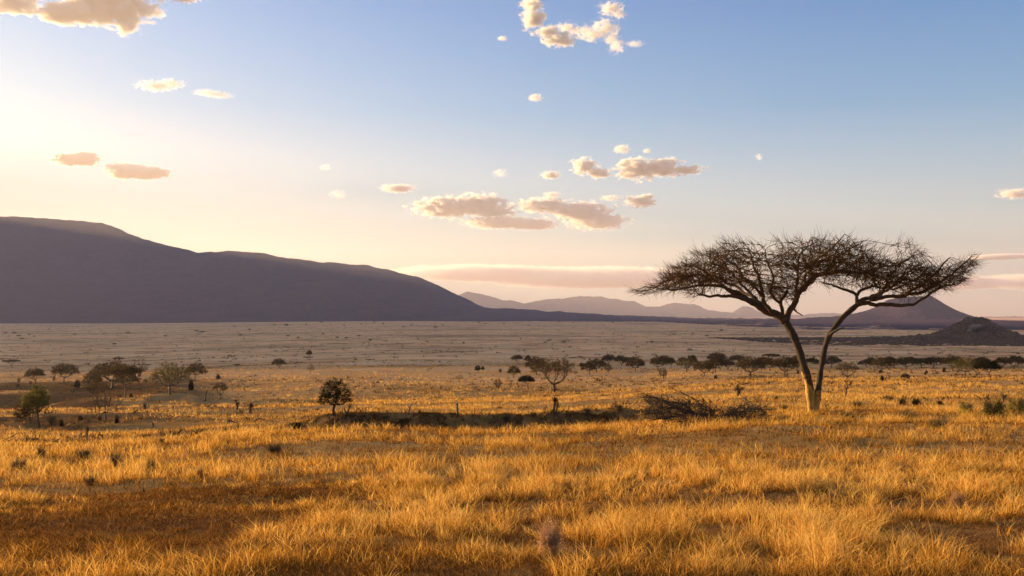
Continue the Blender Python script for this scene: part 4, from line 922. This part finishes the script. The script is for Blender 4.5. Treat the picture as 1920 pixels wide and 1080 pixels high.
# ------------------------------------------------------------------ the brush pile: a felled acacia limb lying on its twigs
def brush():
    x, y, z = ground_at(1330, 796, 20, 80); s = y/F
    root = bpy.data.objects.new('brush_pile', None); C.objects.link(root); root.location = (x, y, z); tag(root, 'dark pile of felled thorny branches lying left of the great acacia', 'brush pile')
    def q(px, py, b): Yb = y+b; return np.array([(px-960)/F*Yb-x, b, -(py-5-HZ)/F*Yb-z])
    P = []; par = []; fx = []; tb = MB(); cb = MB()
    L_ = [[(1385, 800, 3.2, -.2), (1362, 797, 3.4, 0), (1340, 790, 3.6, 0), (1312, 782, 3.6, 0), (1290, 776, 3.2, .1), (1262, 765, 2.2, .2), (1230, 752, 1.2, .2), (1218, 749, .6, .2)],
          [(1312, 782, 2.6, 0), (1345, 784, 2.6, -.2), (1380, 783, 2.4, -.4), (1410, 790, 1.6, -.6)], [(1385, 783, 2.2, -.3), (1400, 772, 1.7, 0), (1418, 770, 1.2, .2), (1436, 776, .7, .3)],
          [(1290, 776, 2.4, 0), (1275, 785, 2, -.8), (1250, 790, 1.2, -1.4), (1228, 792, .7, -1.6)], [(1300, 780, 2.4, 0), (1290, 765, 1.8, 1), (1262, 758, 1.3, 1.6), (1235, 757, .7, 2)],
          [(1340, 788, 2, 0), (1330, 770, 1.5, .8), (1318, 758, 1, 1), (1300, 752, .6, 1.1)], [(1350, 786, 2, 0), (1340, 794, 1.6, -.8), (1315, 797, 1, -1.4), (1290, 797, .6, -1.6)], [(1370, 783, 1.6, 0), (1385, 768, 1.2, .8), (1400, 760, .7, 1)],
          [(1262, 768, 1.8, .2), (1245, 775, 1.3, -.2), (1228, 780, .8, -.4)]]
    for lm in L_:
        pt = np.array([q(a, b, d) for a, b, r, d in lm]); rr = np.array([r*s for a, b, r, d in lm])*.62
        n = len(lm)*5; t = np.linspace(0, len(lm)-1, n); Q = np.stack([np.interp(t, range(len(lm)), pt[:, k]) for k in range(3)], 1)+rng.normal(size=(n, 3))*.018
        rq = np.interp(t, range(len(lm)), rr); tb.tube(Q, rq, 7, rough=.25)
        prev = -1 if not P else int(((np.array(P)-Q[0])**2).sum(1).argmin())
        for k in range(n): P.append(Q[k]); par.append(prev); fx.append(rq[k]); prev = len(P)-1
    n0 = len(P); m = 15000; px = rng.uniform(1216, 1440, m); b = rng.uniform(-1.9, 2.1, m)
    top = np.interp(px, [1216, 1235, 1275, 1300, 1330, 1355, 1380, 1405, 1425, 1440], [754, 748, 750, 754, 762, 766, 762, 760, 768, 780]); bot = np.interp(px, [1216, 1250, 1300, 1360, 1440], [770, 795, 799, 800, 797])
    f = rng.random(m)**1.15; py = top+(bot-top)*f; py = py+(bot-py)*np.clip(np.abs(b)/2.2, 0, 1)**2*.6
    k = (rng.random(m) < np.interp(px, [1216, 1300, 1345, 1370, 1440], [1, 1, 1, .9, .7])); px, py, b = px[k][:1700], py[k][:1700], b[k][:1700]
    att = np.array([q(*c) for c in zip(px, py, b)]); att = att[height(att[:, 0]+x, att[:, 1]+y)-z < att[:, 2]-.02]
    P, par = colonize(P, par, att, .11, 9, .15, 60, .02, .16)
    fixed = np.zeros(len(P)); fixed[:n0] = fx; r, kids = pipe(par, .008, 2.4, fixed); r[n0:] = np.minimum(r[n0:], .03)
    for ch in chains(par, r, kids):
        cc = [i for i in ch if i >= n0]
        if not cc: continue
        cc = [int(par[cc[0]])]+cc; rr = r[cc].copy(); rr[0] = rr[1]; cb.tube(P[cc], rr, 4, cap=False)
    for i in rng.integers(n0, len(P), 2400):
        d = rng.normal(size=3)*.6+np.array([-.75 if P[i][0] < 1.2 else .5, 0, .16]); d /= np.linalg.norm(d); ln = rng.uniform(.15, .5)
        cb.tube([P[i], P[i]+d*ln*.5, P[i]+d*ln+rng.normal(size=3)*.04], [.007, .006, .003], 3, cap=False)
    for i in rng.integers(0, n0, 210):          # long bare shoots sticking out of the heap
        lf = P[i][0] < .6; d = np.array([rng.normal(-.8 if lf else .3, .4), rng.normal()*.45, rng.uniform(.0, .42)]); d /= np.linalg.norm(d); ln = rng.uniform(.5, 1.5 if lf else 1.0)
        t = np.linspace(0, 1, 6)[:, None]; Q = P[i]+d*ln*t+np.array([0, 0, -.12])*t*t+rng.normal(size=(6, 3))*.02
        cb.tube(Q, np.linspace(.016, .005, 6), 4, cap=False)
        for j in (2, 3, 4):
            e = d+rng.normal(size=3)*.6; cb.tube([Q[j], Q[j]+e*.14, Q[j]+e*.28], [.009, .007, .003], 3, cap=False)
    link('branch', tb.face_mesh('branch', M['black_wood']), root); link('twigs', cb.face_mesh('twigs', M['black_wood'], False), root)
brush()

# ------------------------------------------------------------------ bushes and shrubs
def bush_mesh(seed, nst, h, w, leaf, nl, mat, up=.7):
    global rng
    keep = rng; rng = np.random.default_rng(seed); mb = MB(); sb = MB(); tips = []
    for i in range(nst):
        a = rng.random()*6.28; e = rng.uniform(.25, 1)**up; d = np.array([math.cos(a)*w*(1-e*.6), math.sin(a)*w*(1-e*.6), h*(.45+.6*e)])*(.6+.45*rng.random())
        m1 = d*.5+rng.normal(size=3)*.05*h; sb.tube([[0, 0, -.04], m1, d], [.013*h, .009*h, .004*h], 3, cap=False)
        for _ in range(3):
            t = rng.uniform(.35, .9); q = d*t; e2 = q+(d*.35+rng.normal(size=3)*.16*h); sb.tube([q, e2], [.007*h, .003*h], 3, cap=False); tips += [e2, q*.5+e2*.5]
        tips += [d, d*.8]
    tips = np.array(tips); c = tips[rng.integers(0, len(tips), nl)]+rng.normal(size=(nl, 3))*.05*h; c[:, 2] = np.abs(c[:, 2])*rng.uniform(.08, 1, nl)
    c[:, :2] *= (1-.55*np.clip(c[:, 2:3]/h, 0, 1)**2)
    mb.leaves(c, leaf, rng, .7, 2); rng = keep
    return sb.face_mesh('stems', M['herb_pale' if mat == 'herb_pale' else 'dead_wood'], False), mb.face_mesh('leaves', M[mat], False)
BM = {'green': bush_mesh(501, 80, 1, .8, .05, 2100, 'leaf_bush'), 'dark': bush_mesh(502, 60, 1, .7, .07, 1700, 'leaf_dark'), 'dry': bush_mesh(503, 80, 1, .8, .045, 900, 'shrub_dry'),
      'dry2': bush_mesh(504, 70, 1, .95, .045, 1100, 'shrub_dry', .4), 'pale': bush_mesh(505, 150, 1, .6, .036, 3600, 'herb_pale', .8), 'herb': bush_mesh(506, 90, 1, .8, .05, 1500, 'herb')}
BU = {}
def bush(kind, px, py, hpx, wpx, label, group='shrubs scattered through the grass', ymin=8):
    x, y, z = ground_at(px, py, ymin); o = bpy.data.objects.new('shrub', None); C.objects.link(o); o.location = (x, y, z-.02)
    o.rotation_euler = (0, 0, rs.random()*6.28); sw = wpx*y/F/1.5; o.scale = (sw, sw, hpx*y/F/.95)
    for k in range(2):
        if kind not in BU: BU[kind] = [None, None]
        if BU[kind][k] is None: c = bpy.data.objects.new(('stems', 'leaves')[k], BM[kind][k]); BU[kind][k] = c
        else: c = BU[kind][k].copy()
        C.objects.link(c); c.parent = o
    tag(o, label, 'shrub', group)
for a in [
 ('dark', 145, 734, 14, 17, 'round black shrub on the far rim of the gully below the dome-shaped acacia'), ('dark', 150, 789, 10, 14, 'black shrub at the bottom of the gully left of the bare reddish tree'),
 ('dry', 95, 797, 20, 34, 'wide grey shrub at the foot of the crooked dark green tree'), ('dark', 115, 800, 13, 12, 'dark shrub on the gully rim right of the wide grey one'),
 ('dark', 219, 794, 15, 11, 'narrow dark shrub just right of the bare reddish tree'), ('dry', 187, 790, 10, 16, 'low dry shrub at the foot of the bare reddish tree'),
 ('dark', 358, 734, 20, 15, 'dense dark shrub right of the broad green acacia'), ('dark', 246, 745, 7, 10, 'small black shrub at the foot of the flat dark canopy'),
 ('dark', 409, 711, 9, 11, 'small dark shrub above the straight-trunked small acacia'), ('dry', 272, 768, 14, 11, 'thin dry shrub between the gully and the dead branch'),
 ('dry', 101, 716, 11, 9, 'small bush right of the dark rounded acacia'), ('dry', 35, 718, 8, 9, 'small bush left of the dark rounded acacia'), ('dry', 57, 722, 8, 8, 'small bush below the dark rounded acacia'),
 ('dry', 273, 718, 8, 12, 'small bush between baobab and broad green acacia'), ('dry', 32, 732, 8, 16, 'low bush at the far left on the gully rim'),
 ('dry', 220, 882, 34, 40, 'largest spiky dry shrub on the near left slope'), ('dry', 283, 884, 22, 26, 'spiky shrub right of the largest one on the near left slope'), ('dry', 78, 860, 24, 24, 'dry shrub upper left on the near slope'),
 ('dry2', 35, 884, 22, 44, 'low sprawling shrub at the left edge of the near slope'), ('dry', 155, 862, 20, 44, 'broad dark-stemmed shrub between the two on the near left slope'), ('dry', 168, 912, 20, 32, 'shrub below the largest one on the near left slope'),
 ('dark', 271, 824, 9, 14, 'small dark tuft of a shrub right of the black post-like stump'), ('dark', 372, 829, 12, 14, 'small dark shrub left of the start of the dark wash'), ('dry', 304, 831, 10, 16, 'small shrub between the two small dark ones'),
 ('dry', 375, 902, 26, 18, 'thin upright shrub below the small dark ones'), ('dark', 163, 836, 10, 8, 'tiny dark shrub at the foot of the black post-like stump'), ('dry', 240, 825, 10, 10, 'small dry shrub left of the small dark tuft'),
 ('dark', 558, 803, 9, 26, 'dark low shrub mound below the fallen log'), ('dry', 720, 790, 14, 36, 'broad grey shrub right of the twin-pronged snag'), ('dry', 760, 793, 10, 16, 'grey shrub at the foot of the pale forked snag'),
 ('dark', 787, 776, 7, 8, 'small dark shrub right of the pale forked snag'), ('dark', 873, 768, 5, 10, 'small dark shrub right of the knobbed post'), ('dry', 515, 852, 20, 44, 'wide dry shrub on the slope left of the dark wash'),
 ('dry', 950, 792, 12, 22, 'grey shrub left of the creeper-covered stump'), ('dry', 1000, 786, 10, 18, 'small grey shrub just left of the creeper-covered stump'), ('dry', 1100, 775, 10, 28, 'low grey shrub right of the creeper-covered stump'),
 ('dry', 1160, 771, 9, 24, 'low grey shrub below the small dark stump'), ('dry', 1215, 775, 9, 22, 'low grey shrub at the left tip of the brush pile'),
 ('dark', 1332, 757, 6, 11, 'small dark shrub behind the middle of the brush pile'), ('dark', 1456, 749, 6, 10, 'small dark shrub left of the great acacia foot'), ('dry', 1470, 770, 12, 26, 'grey shrub close to the left of the great acacia foot'),
 ('dry', 1550, 764, 8, 16, 'grey shrub close to the right of the great acacia foot'), ('dry', 1607, 764, 12, 30, 'rounded grey shrub right of the cup-shaped snag'), ('dry', 1668, 753, 11, 22, 'grey shrub, left of the dark pair right of the great acacia'),
 ('dark', 1692, 759, 11, 18, 'dark shrub, left one of the dark pair right of the great acacia'), ('dark', 1718, 759, 11, 26, 'dark shrub, right one of the dark pair right of the great acacia'), ('dark', 1762, 759, 7, 17, 'small dark shrub right of the dark pair'),
 ('green', 1812, 778, 24, 34, 'yellow-green bush left of the large green mass at the right'), ('green', 1862, 786, 36, 60, 'largest yellow-green bush near the right edge'), ('green', 1905, 780, 34, 50, 'yellow-green bush cut off by the right edge'),
 ('herb', 1700, 792, 22, 46, 'olive tangle of herbs in the grass right of the great acacia'), ('herb', 1590, 790, 18, 40, 'low olive herbs just right of the foot of the great acacia'), ('herb', 1470, 796, 18, 46, 'low olive herbs at the foot of the great acacia on its left'),
 ('herb', 1760, 806, 20, 60, 'olive herbs below the yellow-green bushes'), ('dark', 1654, 714, 10, 9, 'dark bush on the lit grass left of the windswept tree'), ('dark', 1496, 702, 7, 7, 'tiny dark bush left of the left stem of the great acacia'),
 ('dark', 1737, 700, 6, 7, 'tiny dark bush below the broad brown acacia under the cone hill'), ('dark', 1342, 710, 7, 9, 'tiny dark bush in front of the tall brown acacia'),
 ('dark', 1770, 698, 9, 8, 'tiny dark bush left of the large brown-crowned acacia'), ('dark', 1735, 703, 5, 6, 'tiny dark bush lowest below the broad brown acacia'), ('dry', 938, 699, 8, 9, 'tiny dry bush above the thin scraggy tree'),
 ('dark', 1550, 680, 5, 6, 'tiny bush seen through the fork of the great acacia'), ('dark', 1120, 713, 4, 5, 'tiny dark bush below the brown acacia right of centre'),
 ('pale', 1030, 1040, 56, 74, 'pale pinkish flowering herb in the foreground grass'), ('pale', 1530, 990, 24, 46, 'low patch of whitish dry flower stalks in the right foreground'), ('pale', 1795, 952, 26, 40, 'whitish dry flower stalks further right in the foreground'),
 ('pale', 1050, 955, 16, 28, 'small pinkish flower tuft above the large flowering herb'), ('pale', 205, 990, 10, 14, 'tiny pinkish tuft beside the bare soil patch'), ('pale', 1560, 945, 24, 24, 'whitish stalks above the low patch in the right foreground')]:
    bush(*a)
# low scrub beyond counting
def scrub(name, n, y0, y1, power, hm, wm, label, mat, seed, avoid=0):
    X, Y = sector(n, y0, y1, power, 1.3); f = fbm(X/45, Y/22, seed, 3); k = rng.random(len(X)) < sm(f, -.15, .25)
    X, Y = X[k], Y[k]; m = len(X)
    V, Lp, T, A = blades(X, Y, hm*(.4+rng.random(m)), wm*(.5+rng.random(m))*np.maximum(1, Y/1200), np.clip(rng.random(m), 0, 1), wm*1.6*(.4+rng.random(m))*np.maximum(1, Y/1200), 7, lean=1.0, wind=(0, 0), tri=True)
    S = np.concatenate([[0], np.cumsum(T)[:-1]])
    o = link(name, mesh_np(name, V, Lp, S, T, mat, False, {'tone': A})); tag(o, label, 'scrub', kind='stuff')
M['scrub'] = mat_grass('scrub', (.03, .02, .010), (.085, .05, .022), (.20, .12, .05))
scrub('scrub', 9000, 45, 430, .9, .5, .22, 'low dark scrub sprinkled over the sunlit plain', M['scrub'], 71)
scrub('scrub', 15000, 430, 5200, 1.0, .9, 1.0, 'dark specks of scrub over the shaded far plain', M['scrub'], 72)
# dark scrub lining the wash
n = 5600; X = rng.uniform(-19, 11, n); Y = ditch(X)+rng.normal(size=n)*1.5+.5; k = rng.random(n) < sm(X, -18, -12)*(1-sm(X, 4, 9))*.8
X, Y = X[k], Y[k]; m = len(X)
V, Lp, T, A = blades(X, Y, .17*(.3+rng.random(m)), np.full(m, .022), rng.random(m)*.9, .2*(.5+rng.random(m)), 16, lean=1.0, wind=(0, 0))
o = link('wash_scrub', mesh_np('wash_scrub', V, Lp, np.concatenate([[0], np.cumsum(T)[:-1]]), T, M['scrub'], False, {'tone': A})); tag(o, 'dark tangled scrub along the dry wash across the slope', 'scrub', kind='stuff')

# ------------------------------------------------------------------ the settlement at the foot of the mountain
def house(px, py, wpx, hpx, label, roof='tin', d=1.0):
    x, y, z = ground_at(px, py, 900); s = y/F; W, H, Dp = wpx*s/2, hpx*s, wpx*s*.3*d
    root = bpy.data.objects.new('house', None); C.objects.link(root); root.location = (x, y, z-1); tag(root, label, 'house', 'low pale houses at the foot of the mountain')
    wl = MB(); wl.box(-W, W, -Dp, Dp, 0, 1+H*.62); link('wall', wl.face_mesh('wall', M['plaster'], False), root)
    rf = MB(); z0 = 1+H*.62; e = W*.06; i = 0
    rf.V.extend([[-W-e, -Dp-e, z0+.05], [W+e, -Dp-e, z0+.05], [W+e, Dp+e, z0+.05], [-W-e, Dp+e, z0+.05], [-W-e, 0, z0+H*.38], [W+e, 0, z0+H*.38]])
    rf.Fc.extend([(0, 3, 2, 1), (0, 1, 5, 4), (2, 3, 4, 5), (0, 4, 3), (1, 2, 5)]); link('roof', rf.face_mesh('roof', M[roof], False), root)
    dr = MB(); dr.box(-W*.1, W*.1, -Dp-.12, -Dp-.02, 1, 1+H*.45); link('door', dr.face_mesh('door', M['dark_opening'], False), root)
for a in [(16, 604.5, 5, 2.2, 'first small pale house from the left edge at the mountain foot'), (31, 603.6, 4, 2.4, 'second small house from the left edge at the mountain foot'), (40, 604.5, 6, 2, 'third house from the left edge, low and long'),
 (80, 604, 5, 1.8, 'lone house left of the gap in the settlement'), (90, 604, 4, 1.8, 'house right of the lone one, before the gap'), (115, 604, 4, 2, 'house at the right end of the left settlement'),
 (268, 604, 10, 1.8, 'long low house under the high left mountain, left of the green-roofed ones'), (283, 603.6, 6, 1.8, 'house right of the long low one'),
 (322, 603.4, 9, 2, 'green-roofed shed left of the longest one', 'tin_green'), (345, 603.2, 14, 2.2, 'longest green-roofed shed at the mountain foot', 'tin_green'), (372, 603, 9, 2, 'green-roofed shed right of the longest one', 'tin_green'),
 (400, 602.7, 6, 1.8, 'pale house right of the green-roofed sheds'), (422, 602.4, 5, 1.8, 'small pale house right of the green-roofed sheds, second one'), (492, 601.8, 8, 2, 'rightmost long pale house of the settlement'),
 (828, 598.5, 5, 2, 'single pale house below the end of the mountain'), (884, 598.2, 7, 3.4, 'bright white building with a tower at the end of the mountain'), (898, 598.2, 5, 2, 'small pale house just right of the white building')]:
    house(*a)
def mast(px, py, hpx, label):
    x, y, z = ground_at(px, py, 900); H = hpx*y/F; mb = MB()
    root = bpy.data.objects.new('radio_mast', None); C.objects.link(root); root.location = (x, y, z); tag(root, label, 'mast')
    for a in range(3):
        c, s_ = math.cos(a*2.094), math.sin(a*2.094); mb.tube([[c*1.6, s_*1.6, -1], [c*.5, s_*.5, H]], [.3, .2], 4)
    for k in range(9):
        zz = H*k/9; r = 1.6-1.1*k/9; pts = [[r*math.cos(a*2.094), r*math.sin(a*2.094), zz] for a in range(4)]; mb.tube(pts, [.15]*4, 3)
    link('frame', mb.face_mesh('frame', M['steel'], False), root); tb = MB(); tb.tube([[0, 0, H], [0, 0, H*1.12]], [.25, .1], 5); link('antenna', tb.face_mesh('antenna', M['steel'], False), root)
mast(1338, 600, 9, 'thin pale radio mast in front of the distant hills')
mast(883, 598, 8, 'thin mast beside the white building at the end of the mountain')
#<<MID
#<<TREES
